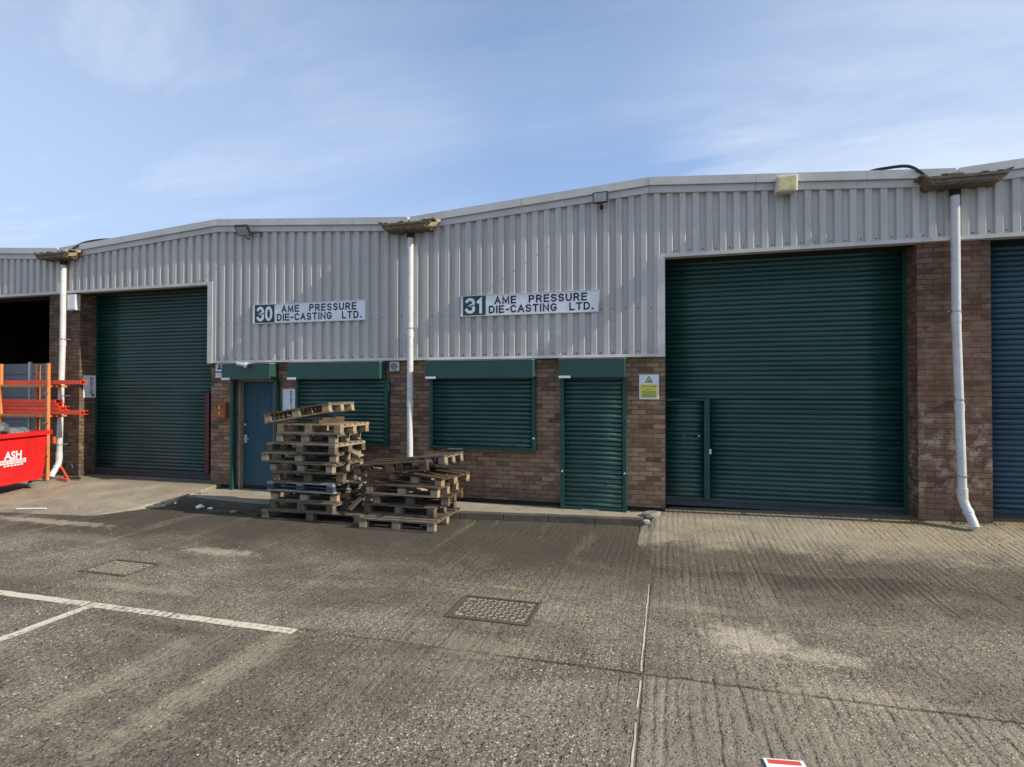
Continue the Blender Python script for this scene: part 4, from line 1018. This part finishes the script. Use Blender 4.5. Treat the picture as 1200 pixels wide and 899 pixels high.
def lerp(u, v_, off): # point on the sloped front
    a = cs[0].lerp(cs[1], u); b = cs[4].lerp(cs[5], u); q = a.lerp(b, v_); return Vector((q.x, q.y - off, q.z - off * .3))
p.hexa([lerp(.07, .08, .012), lerp(.93, .08, .012), lerp(.07, .08, .001), lerp(.93, .08, .001), lerp(.07, .90, .012), lerp(.93, .90, .012), lerp(.07, .90, .001), lerp(.93, .90, .001)]); p.build('glass', M['bulkhead'], t, bevel=.004)
# cctv camera on the hood of unit 30
t = thing('cctv_camera', 'small silver security camera hanging over the hood of the blue door', 'security camera', (-3.28, -.02, 2.54))
p = MB(); p.cyl((0, .02, .0), (0, -.06, .0), .035, None, 14); p.tube([(0, -.05, 0), (.0, -.24, .0), (.0, -.27, -.03)], .014, 8); p.build('bracket', M['white'], t, merge=False)
p = MB(); p.cyl((-.15, -.27, -.005), (.07, -.25, -.045), .036, None, 16); p.build('body', M['alum'], t, smooth='auto')
p = MB(); p.cyl((.07, -.25, -.045), (.085, -.249, -.048), .030, None, 16); p.build('lens', M['black'], t)
p = MB(); p.cyl((.02, -.26, -.04), (.02, -.26, -.09), .028, .020, 14); p.build('lamp', M['white'], t)
# little padlock hasps etc on the guide of the open shutter
p = MB(); p.cyl((-2.77, -.062, 1.50), (-2.77, -.09, 1.50), .022, None, 12); tag(p.build('padlock', M['white']), 'small white padlock on the shutter guide at the right of the blue door', 'padlock')

# ------------------------------------------------------------------ pallets
PH = .150
def make_pallet(L=1.2, W=.8, mats=('w_grey', 'w_grey', 'w_grey'), nd=5, skip=(), three=True, sub='ends'):
    """returns list of (name, mesh object) made at the origin, base at z=0, centred"""
    root = bpy.data.objects.new('pallet', None); COL.objects.link(root); root.empty_display_size = .2
    deck, blk, base = (M[m] for m in mats)
    j = lambda s=.004: random.uniform(-s, s)
    d = MB(); bw = .10 if nd > 5 else .12
    for i in range(nd):
        if i in skip: continue
        y = -W / 2 + bw / 2 + (W - bw) * i / (nd - 1); m = Matrix.Translation((j(), y + j(), .128 + j(.001))) @ Matrix.Rotation(j(.008), 4, 'Z')
        d.box(-L / 2 + j(.008), L / 2 + j(.008), -bw / 2, bw / 2, 0, .021, wood=True, m=m)
    d.build('deck', deck, root, merge=False, bevel=.0015)
    s = MB()
    for x in (-L / 2 + .06, 0, L / 2 - .06): s.box(x - .055 + j(), x + .055 + j(), -W / 2 + j(.004), W / 2 + j(.004), .1055, .1275, wood=True)
    s.build('stringer', deck, root, merge=False, bevel=.0015)
    for x in (-L / 2 + .062, 0, L / 2 - .062):
        for y in (-W / 2 + .05, 0, W / 2 - .05):
            k = MB(); m = Matrix.Translation((x + j(.006), y + j(.003), 0)) @ Matrix.Rotation(j(.05), 4, 'Z')
            hw = .058 if x else .066
            k.box(-hw, hw, -.046, .046, .0225, .105, wood=True, m=m); k.build('block', blk, root, bevel=.003)
    b = MB()
    for y in (-W / 2 + .05, 0, W / 2 - .05): b.box(-L / 2 + j(), L / 2 + j(), y - .048, y + .048, 0, .022, wood=True)
    b.build('base_board', base, root, merge=False, bevel=.0015)
    return root
def copy_pallet(src):
    r = src.copy(); COL.objects.link(r)
    for ch in list(src.children):
        c = ch.copy(); COL.objects.link(c); c.parent = r
    return r
GL, GR_ = 'pallets in the tall stack before the blue door', 'pallets in the low heap beside the tall stack'
def place(root, x, y, z, rz, label, group, rx=0, ry=0):
    root.location = (x, y, z); root.rotation_euler = (R(rx), R(ry), R(rz)); tag(root, label, 'pallet', group); return root
grey = make_pallet(1.2, .8); greyb = make_pallet(1.2, .8, ('w_grey', 'w_pale', 'w_grey'), 6); dark = make_pallet(1.2, .82, ('w_dark', 'w_grey', 'w_dark'), 5, (2,))
YC = -1.19
place(make_pallet(1.74, .95, ('w_grey', 'w_grey', 'w_dark'), 6), -.95, -1.10, .004, 1, 'extra long grey pallet at the very bottom of the tall stack', GL)
z = .004 + PH + .001
def nxt(): 
    global z
    a = z; z += PH + .001; return a
place(grey, -1.07, YC, nxt(), -4, 'weathered pallet directly on the long bottom pallet of the tall stack', GL)
place(make_pallet(1.15, .8, ('w_dark', 'w_new', 'w_grey'), 5, (1,)), -1.10, YC + .04, nxt(), 4, 'grey pallet right under the blue painted pallet', GL)
place(make_pallet(1.2, .82, ('w_greyblue', 'w_blue', 'w_greyblue'), 5), -1.10, YC, nxt(), -1, 'blue painted pallet low in the tall stack', GL)
place(dark, -1.00, YC + .01, nxt(), 4, 'dark damp pallet resting on the blue painted pallet', GL)
place(greyb, -1.06, YC - .01, nxt(), -5, 'pallet with pale blocks just above the damp pallet in the middle of the tall stack', GL)
place(make_pallet(1.28, .84, ('w_grey', 'w_pale', 'w_grey'), 5, (3,)), -1.17, YC + .02, nxt(), 5, 'pallet sticking out furthest left at mid height of the tall stack', GL)
place(make_pallet(1.30, .80, ('w_pale', 'w_grey', 'w_grey'), 6), -1.08, YC - .01, nxt(), -4, 'wide grey pallet under the two narrower ones near the top of the tall stack', GL)
place(make_pallet(1.05, .8, ('w_grey', 'w_pale', 'w_grey'), 5), -1.03, YC, nxt(), 1, 'third pallet from the top of the tall stack, narrower with pale blocks', GL)
place(make_pallet(1.16, .8, ('w_new', 'w_new', 'w_pale'), 6), -.95, YC, nxt(), -2, 'fresh light coloured pallet second from the top of the tall stack', GL)
ztop = z
place(make_pallet(1.15, .8, ('w_grey', 'w_new', 'w_pale'), 7), -1.19, YC, ztop + .092, 3, 'pallet tipped up at a slant on the top of the tall stack', GL, 0, -9.5)
p = MB(); p.box(-.06, .06, -.35, .35, 0, .085, wood=True); o = p.build('timber_block', M['w_dark'], bevel=.003); o.location = (-.86, YC, ztop + .001); tag(o, 'dark timber wedged under the slanting top pallet of the tall stack', 'timber')

# low heap
place(make_pallet(1.19, 1.12, ('w_grey', 'w_pale', 'w_grey'), 8, (5,)), .585, -1.16, .004, 1, 'bottom pallet of the low heap with open slatted deck nearest the yard', GR_)
place(copy_pallet(grey), .50, -1.02, .004 + PH + .001, -3, 'grey pallet second from the ground in the low heap', GR_)
place(copy_pallet(dark), .62, -.98, .004 + 2 * (PH + .001), 5, 'dark pallet with a missing board in the middle of the low heap', GR_)
place(make_pallet(1.2, .8, ('w_dark', 'w_new', 'w_pale'), 5), .55, -1.04, .004 + 3 * (PH + .001), -2, 'pallet with fresh end blocks below the top layer of the low heap', GR_)
place(make_pallet(1.0, .8, ('w_dark', 'w_new', 'w_grey'), 5, (2,)), .74, -.86, .004 + 4 * (PH + .001), -12, 'dark decked pallet skewed out to the right of the low heap', GR_, 0, 3)
place(make_pallet(1.2, .8, ('w_dark', 'w_dark', 'w_dark'), 5, (1, 3)), .30, -1.0, .785, 4, 'broken dark pallet leaning up across the top of the low heap', GR_, 0, -5)
place(make_pallet(.6, .6, ('w_grey', 'w_pale', 'w_grey'), 4), .86, -.78, .862, -8, 'small pale pallet tipped on the top right of the low heap', GR_, 0, -6)
# loose broken boards between the stacks
def board(x, y, z_, L, rz, ry, mat, label, w=.09):
    p = MB(); p.box(-L / 2, L / 2, -w / 2, w / 2, -.010, .010, wood=True); o = p.build('loose_board', M[mat], bevel=.002)
    o.location = (x, y, z_); o.rotation_euler = (R(8), R(ry), R(rz)); tag(o, label, 'board', 'broken boards around the pallets')
board(-.14, -1.35, .42, .62, 60, -38, 'w_dark', 'dark broken board propped between the two pallet stacks')
board(-.20, -1.05, .36, .50, 95, -30, 'w_pale', 'pale broken board propped behind the dark one between the stacks')
board(-2.75, -1.30, .012, .7, 8, 0, 'w_grey', 'grey broken board lying on the ground left of the tall stack')
board(-2.25, -1.36, .020, .55, -14, 2, 'w_dark', 'dark splintered board lying against the foot of the tall stack', .07)

board(-.30, -1.30, .60, .50, -20, -6, 'w_new', 'fresh splintered board poking out of the right side of the tall stack')
board(-.28, -1.00, .78, .46, 24, 5, 'w_pale', 'pale board poking out above the fresh one at the right of the tall stack')
board(-.34, -1.25, 1.05, .40, -35, 8, 'w_pale', 'short pale board sticking out high on the right of the tall stack')
board(-.02, -.95, .10, .8, 12, -6, 'w_dark', 'long dark board wedged on the ground between the stacks', .12)
board(.95, -1.38, .56, .44, 75, 10, 'w_new', 'fresh short board sticking forward from the low heap')
# ------------------------------------------------------------------ red waste bin
dv = Vector((.29, -.957, 0)).normalized(); ang = math.atan2(dv.y, dv.x)          # long side runs along dv
zb0 = .12
t = thing('waste_bin', 'open red four wheeled waste bin with white lettering, full of grey bags', 'waste bin', (-7.70 + dv.x * .86, -.56 + dv.y * .86, .10), (0, 0, ang))
# local x along dv (towards viewer), local y away from viewer (-X world): body spans y 0..-1.0
Lb, Wb = .70, .98
p = MB()
def ring(z, ex, ey0, ey1): return [(-Lb + ex, -ey0, z), (Lb - ex, -ey0, z), (Lb - ex, -Wb + ey1, z), (-Lb + ex, -Wb + ey1, z)]
# visible long side faces world +X: local direction of +X is (dv.x,...) => local -y side or +y side resolved below
r0 = ring(.20, .03, .05, .05); r1 = ring(.42, .015, .03, .03); r2r = ring(1.02, .0, .0, .0)
p.face(r0[::-1])
for a, b in ((r0, r1), (r1, r2r)):
    for i in range(4): j_ = (i + 1) % 4; p.face([a[i], a[j_], b[j_], b[i]])
o = p.build('body', M['red'], t); sm = o.modifiers.new('t', 'SOLIDIFY'); sm.thickness = .02; sm.offset = -1
bv = o.modifiers.new('b', 'BEVEL'); bv.width = .03; bv.segments = 3; bv.limit_method = 'ANGLE'; bv.angle_limit = R(50)
p = MB(); q = .055
p.box(-Lb - q, Lb + q, -.0, q, .985, 1.06); p.box(-Lb - q, Lb + q, -Wb - q, -Wb, .985, 1.06); p.box(-Lb - q, -Lb, -Wb, 0, .985, 1.06); p.box(Lb, Lb + q, -Wb, 0, .985, 1.06)
p.build('rim', M['red'], t, bevel=.012, merge=False)
p = MB()
for i in range(5):
    xx_ = -.45 + .225 * i; p.hexa([Vector(v) for v in ((xx_ - .012, -.020, .45), (xx_ + .012, -.020, .45), (xx_ - .012, -.05, .45), (xx_ + .012, -.05, .45), (xx_ - .012, .012, .99), (xx_ + .012, .012, .99), (xx_ - .012, -.02, .99), (xx_ + .012, -.02, .99))]) if i in (0, 4) else None
p.build('rib', M['red'], t, merge=False)
p = MB(); p.box(-Lb + .06, Lb - .06, -.09, -.035, .16, .235); p.box(-Lb + .06, Lb - .06, -Wb + .035, -Wb + .09, .16, .235); p.build('skid_rail', M['red'], t, bevel=.01, merge=False)
for sx in (-1, 1):
    p = MB(); p.cyl((sx * (Lb + .005), -.3, .80), (sx * (Lb + .09), -.3, .80), .028, None, 14); p.cyl((sx * (Lb + .005), -.68, .80), (sx * (Lb + .09), -.68, .80), .028, None, 14); p.build('lifting_pin', M['red'], t, merge=False)
    for sy in (-.14, -Wb + .14):
        w_ = thing_part('castor', t); w_.location = (sx * (Lb - .17), sy, 0)
        p = MB(); p.cyl((0, -.022, .075), (0, .022, .075), .075, None, 22); p.build('tyre', M['rubber'], w_, smooth='auto')
        p = MB(); p.box(-.035, .035, -.036, -.030, .06, .17); p.box(-.035, .035, .030, .036, .06, .17); p.box(-.05, .05, -.04, .04, .165, .18); p.build('fork', M['steel'], w_, merge=False)
        p = MB(); p.cyl((0, -.038, .075), (0, .038, .075), .022, None, 14); p.build('hub', M['steel'], w_)
# lettering on the +X long side (local +y side, y=0, slopes slightly)
def bin_text(nm, s, x0, x1, z0, z1, mat, bold):
    # readable from outside: looking along local -y, so local x must run right to left
    def on(pv): return pv
    mtx = Matrix(((-1, 0, 0, 0), (0, -1, 0, 0), (0, 0, 1, 0), (0, 0, 0, 1)))
    return text_mesh(nm, s, -x1, -x0, z0, z1, 0, mat, t, bold=bold, mtx=Matrix.Translation((0, .0025, 0)) @ mtx)
def tilt(o):
    for v in o.data.vertices:   # follow the lean of the side panel
        v.co.y += .004 - (.03 * (1.02 - v.co.z) / .60 if v.co.z > .42 else .03)
for args in (('lettering', 'ASH', -.14, .22, .60, .745, M['sign_white'], .03),):
    tilt(bin_text(*args))
p = MB(); p.face([(-.24, .001, .52), (.32, .001, .52), (.32, .001, .595), (-.24, .001, .595)]); o = p.build('lettering_band', M['sign_white'], t); tilt(o); sm = o.modifiers.new('t', 'SOLIDIFY'); sm.thickness = .003
o = bin_text('lettering', 'WASTE SERVICES', -.22, .30, .532, .582, M['redink'], .01); tilt(o)
for v in o.data.vertices: v.co.y += .003
p = MB()
for k in range(6): p.face([(-.18 + k * .07, .001, .480), (-.13 + k * .07, .001, .480), (-.13 + k * .07, .001, .505), (-.18 + k * .07, .001, .505)])
o = p.build('small_print', M['sign_white'], t); tilt(o); sm = o.modifiers.new('t', 'SOLIDIFY'); sm.thickness = .003
p = MB(); p.face([(.40, .001, .62), (.62, .001, .62), (.62, .001, .78), (.40, .001, .78)]); o = p.build('sticker', M['sign_white'], t); tilt(o); sm = o.modifiers.new('t', 'SOLIDIFY'); sm.thickness = .003
# rubbish sacks
def sack(x, y, z_, r, sq, label, seed):
    rs = random.Random(seed); bm = bmesh.new(); bmesh.ops.create_icosphere(bm, subdivisions=4, radius=r)
    ph = [rs.uniform(0, 6) for _ in range(8)]
    for v in bm.verts:
        c = v.co / r
        k = 1 + .10 * math.sin(5 * c.x + ph[0]) * math.sin(4 * c.y + ph[1]) + .07 * math.sin(11 * c.y + ph[2] + 3 * c.z) + .045 * math.sin(21 * c.x + ph[3] + 9 * c.z) + .03 * math.sin(34 * c.y + 15 * c.x + ph[4])
        v.co = Vector((c.x * r * k, c.y * r * k * .9, c.z * r * k * sq))
    me = bpy.data.meshes.new('rubbish_sack'); bm.to_mesh(me); bm.free(); me.materials.append(M['bag'])
    for q_ in me.polygons: q_.use_smooth = True
    o = bpy.data.objects.new('rubbish_sack', me); COL.objects.link(o); o.location = t.matrix_basis @ Vector((x, y, z_)); o.rotation_euler = (0, 0, rs.uniform(0, 6)); tag(o, label, 'sack', 'grey sacks in the red bin')
t.rotation_euler = (0, 0, ang); t.scale = (1.06, 1.06, 1.06); bpy.context.view_layer.update()
sack(.42, -.36, 1.10, .34, .66, 'large crumpled grey sack nearest the front of the red bin', 3)
sack(.02, -.45, 1.12, .30, .55, 'grey sack in the middle of the red bin', 5)
sack(-.36, -.34, 1.01, .25, .55, 'small flattened grey sack at the far end of the red bin', 8)
sack(.10, -.74, 1.02, .26, .60, 'grey sack at the back of the red bin', 12)

# ------------------------------------------------------------------ orange rack with red steel
RX, RYF, RYB = -8.02, -.42, -.16
t = thing('steel_rack', 'orange steel storage rack holding red beams beside the left downpipe', 'rack', (RX, RYF, .17))
for x in (0, -1.36, -2.7):
    p = MB(); p.box(x - .030, x + .030, -.03, .03, 0, 2.42); p.build('upright', M['orange'], t, bevel=.006)
    b = MB()
    for zc in (.50, 1.18, 1.80):
        b.box(x - .075, x + .075, -.045, -.031, zc - .015, zc + .015)
    b.build('clip', M['orange'], t, merge=False)
for z_ in (1.30, 1.925):
    p = MB(); p.box(-2.70, -.046, -.025, .025, z_, z_ + .055); p.build('cross_beam', M['orange'], t, bevel=.004)
    for x in (-.02, -1.36, -2.68):
        p = MB(); p.box(x - .03, x + .03, .031, .38, z_ + .0, z_ + .04); p.build('arm', M['orange'], t)
for x in (-.85, -2.0):
    p = MB(); p.box(x - .03, x + .03, .36, .42, 0, 2.42); p.build('upright', M['orange'], t)
bs = [(-2.9, .80, .035, 1.985, .085), (-2.9, .78, .14, 1.985, .075), (-2.9, .80, .04, 1.360, .075), (-2.9, .76, .15, 1.360, .08), (-2.9, .22, .05, 1.445, .07), (-2.9, .24, .15, 1.448, .07), (-2.9, .16, .06, 1.525, .07), (-2.9, .14, .16, 1.527, .065), (-2.9, .10, .05, 1.600, .065), (-2.9, .12, .15, 1.598, .06)]
lab = ['long red steel beam on the top level of the orange rack, front one', 'long red steel beam on the top level of the orange rack, rear one', 'long red steel beam lowest on the lower rack level, front one', 'long red steel beam lowest on the lower rack level, rear one',
       'shorter red beam second from the bottom of the front lower pile', 'shorter red beam second from the bottom of the rear lower pile', 'shorter red beam third from the bottom of the front lower pile', 'shorter red beam third from the bottom of the rear lower pile', 'top red beam of the front lower pile', 'top red beam of the rear lower pile']
for (x0, x1, y, z_, h), lb in zip(bs, lab):
    p = MB(); th = .008; w = .085; c0 = RX + x0; c1 = RX + x1; y0 = RYF + .03 + y; zz = z_ + .17 - .0 + random.uniform(0, .002) * 0
    p.box(c0, c1, y0, y0 + w, zz, zz + th); p.box(c0, c1, y0, y0 + w, zz + h - th, zz + h); p.box(c0, c1, y0, y0 + th, zz + th, zz + h - th)
    o = p.build('steel_beam', M['red_steel'], merge=False); tag(o, lb, 'steel beam', 'red steel beams on the orange rack')
o_ = MB(); o_.box(-9.36, -9.31, .10, .15, .18, 2.66); tag(o_.build('post', M['white'], bevel=.004), 'slim white post standing in the dark doorway behind the red beams', 'post')
# odd steel leaning by the pier foot
def bar(p0, p1, r, mat, label, nm='steel_offcut'):
    p = MB(); p.cyl(p0, p1, r, None, 8); tag(p.build(nm, M[mat]), label, 'steel offcut', 'offcuts at the foot of the left pier')
bar((-7.88, -.30, .205), (-7.42, -.42, .195), .018, 'red_steel', 'thin red bar lying on the concrete at the foot of the left pier')
bar((-7.97, -.18, .42), (-7.58, -.32, .20), .018, 'red_steel', 'thin red bar leaning down onto the concrete at the left pier')
bar((-7.80, -.22, .205), (-7.35, -.25, .205), .022, 'black', 'dark bar lying behind the red bars at the left pier')
p = MB(); p.box(-7.96, -7.90, -.38, -.33, .92, 1.06, 0); o = p.build('steel_bracket', M['red_steel'], bevel=.01); tag(o, 'stubby red bracket hung on the rack upright above the bin corner', 'bracket')

# ------------------------------------------------------------------ litter and rubble
def crumple(name, x, y, z_, r, mat, label, cat, seed, sq=.5):
    rs = random.Random(seed); bm = bmesh.new(); bmesh.ops.create_icosphere(bm, subdivisions=2, radius=r)
    for v in bm.verts: v.co = Vector((v.co.x * rs.uniform(.6, 1.35), v.co.y * rs.uniform(.6, 1.2), v.co.z * sq * rs.uniform(.5, 1.3)))
    me = bpy.data.meshes.new(name); bm.to_mesh(me); bm.free(); me.materials.append(M[mat]); o = bpy.data.objects.new(name, me); COL.objects.link(o)
    o.location = (x, y, z_ + r * sq * .6); tag(o, label, cat)
crumple('crumpled_paper', -3.42, -1.16, .002, .075, 'sign_white', 'crumpled white paper in the gutter at the left end of the kerb', 'litter', 2)
crumple('crumpled_paper', -3.14, -1.22, .002, .045, 'sign_white', 'smaller scrap of white paper just right of the crumpled one by the kerb', 'litter', 3)
crumple('plastic_scrap', -2.55, -1.34, .002, .06, 'w_pale', 'dull tan scrap by the kerb left of the tall pallet stack', 'litter', 4)
p = MB(); p.box(-.24, .24, -.012, .012, 0, .02); o = p.build('plastic_strip', M['sign_white'], bevel=.003); o.location = (-5.95, -2.12, .03); o.rotation_euler = (0, 0, R(18)); tag(o, 'thin white plastic strip lying on the ground in front of the red bin', 'litter')
t = thing('rubble_lump', 'flat broken lump of concrete between the kerb end and the large green roller door', 'rubble', (4.13, -.22, .10))
def lump(name, r, sx, sy, sz, mat, parent, loc, seed):
    rs = random.Random(seed); bm = bmesh.new(); bmesh.ops.create_icosphere(bm, subdivisions=2, radius=r)
    for v in bm.verts:
        k = rs.uniform(.86, 1.1); v.co = Vector((v.co.x * sx * k, v.co.y * sy * k, max(-.6 * r, min(.5 * r, v.co.z)) * sz * k))
    me = bpy.data.meshes.new(name); bm.to_mesh(me); bm.free(); me.materials.append(M[mat]); o = bpy.data.objects.new(name, me); COL.objects.link(o); o.parent = parent; o.location = loc; o.rotation_euler = (.05, -.12, .3); return o
lump('slab_piece', .13, 1.15, .9, .55, 'stonegrey', t, (0, 0, .03), 5)
t = thing('rubble_lump', 'small broken kerb fragment at the right end of the step', 'rubble', (4.10, -.50, .01)); lump('slab_piece', .06, 1.1, .9, .9, 'stonegrey', t, (0, 0, .03), 6)
t = thing('rubble_lump', 'second small kerb fragment close to the step end', 'rubble', (4.07, -.40, .03)); lump('slab_piece', .05, 1.1, 1.0, .8, 'seal', t, (0, 0, .03), 9)
# card at the bottom edge of the picture
t = thing('printed_card', 'white printed card with a red stripe lying on the concrete at the bottom edge', 'card', (5.005, -5.88, .006), (0, 0, R(8)))
p = MB(); p.box(-.105, .105, -.15, .15, 0, .004); p.build('sheet', M['sign_white'], t)
p = MB(); p.box(-.085, .085, .105, .138, .0045, .006); p.build('stripe', M['redink'], t)
p = MB()
for k in range(6): p.box(-.08, .08 - .03 * (k % 3), .06 - k * .03, .068 - k * .03, .0045, .0055)
p.build('small_print', M['ink'], t, merge=False)
# leaves and grit
lv = MB(); rs = random.Random(11)
def leaf(x, y, z_, s):
    a = rs.uniform(0, PI); ca, sa = math.cos(a), math.sin(a); zc = rs.uniform(.1, .5) * s
    P = [(-s, 0, 0), (0, -s * .45, zc), (s, 0, .1 * s), (0, s * .45, zc * .6)]
    lv.face([(x + px * ca - py * sa, y + px * sa + py * ca, z_ + .004 + pz) for px, py, pz in P])
for i in range(60): leaf(rs.uniform(-3, 9), rs.uniform(-7.2, -2.6), .002, rs.uniform(.008, .022))
for i in range(70): leaf(rs.uniform(-4, 4), KP[2][1] - .1 + rs.uniform(-.1, .55), .002 if rs.random() < .0 else .108, rs.uniform(.006, .014)) if False else None
for i in range(40): leaf(-2.9 + rs.gauss(0, .45), -1.30 + rs.gauss(0, .05), .002, rs.uniform(.01, .03))
for i in range(30): leaf(8.4 + rs.gauss(0, .25), -.75 + rs.gauss(0, .12), .16, rs.uniform(.01, .02))
wd = MB()
for (cx, cy, cz, n, sp) in ((4.22, -.12, .115, 26, .05), (4.05, -.34, .02, 18, .04), (7.75, -.02, .20, 22, .06), (8.55, .0, .215, 26, .10), (-4.02, -.55, .11, 16, .06), (8.20, -.06, .21, 20, .08), (2.60, .03, .106, 12, .03), (3.88, .02, .106, 16, .05), (-7.75, -.02, .186, 20, .08), (1.6, -.78, .004, 16, .12), (3.3, -.60, .004, 14, .12)):
    for i in range(n):
        x, y = cx + rs.gauss(0, sp), cy - abs(rs.gauss(0, sp * .5)); a = rs.uniform(0, 2 * PI); L = rs.uniform(.015, .06); w_ = rs.uniform(.003, .008); o1 = rs.uniform(.2, .8) * L
        wd.face([(x - w_, y, cz), (x + w_, y, cz), (x + w_ * .7 + math.cos(a) * o1 * .5, y + math.sin(a) * o1 * .5, cz + L * .7), (x + math.cos(a) * o1, y + math.sin(a) * o1, cz + L)])
tag(wd.build('weeds', M['weed'], merge=False), 'small weeds and moss along the foot of the walls and kerb', 'weeds', kind='stuff')
for i in range(140): leaf(rs.uniform(-3.9, 4.0), -.72 + rs.uniform(-.05, .02) - .10 * max(0, 1.5 - abs(0)) * 0, .002, rs.uniform(.006, .014)) if False else leaf(rs.uniform(4.3, 9.5), -.02 - abs(rs.gauss(0, .07)), .19, rs.uniform(.006, .014))
gt = MB()
for i in range(900):
    x, y = rs.uniform(-4, 9), rs.uniform(-7.4, -2.7)
    s = rs.uniform(.002, .0055)
    gt.hexa([Vector((x + dx_ * s * rs.uniform(.6, 1.2), y + dy_ * s * rs.uniform(.6, 1.2), .001 + (s * rs.uniform(.7, 1.3) if dz_ else 0))) for dz_ in (0, 1) for dy_ in (-1, 1) for dx_ in (-1, 1)])
tag(gt.build('grit', M['seal'], merge=False), 'loose pale grit scattered over the yard', 'grit', kind='stuff')
tag(lv.build('leaf_litter', M['leaf'], merge=False), 'dead leaves and dark scraps scattered over the concrete', 'leaf litter', kind='stuff')
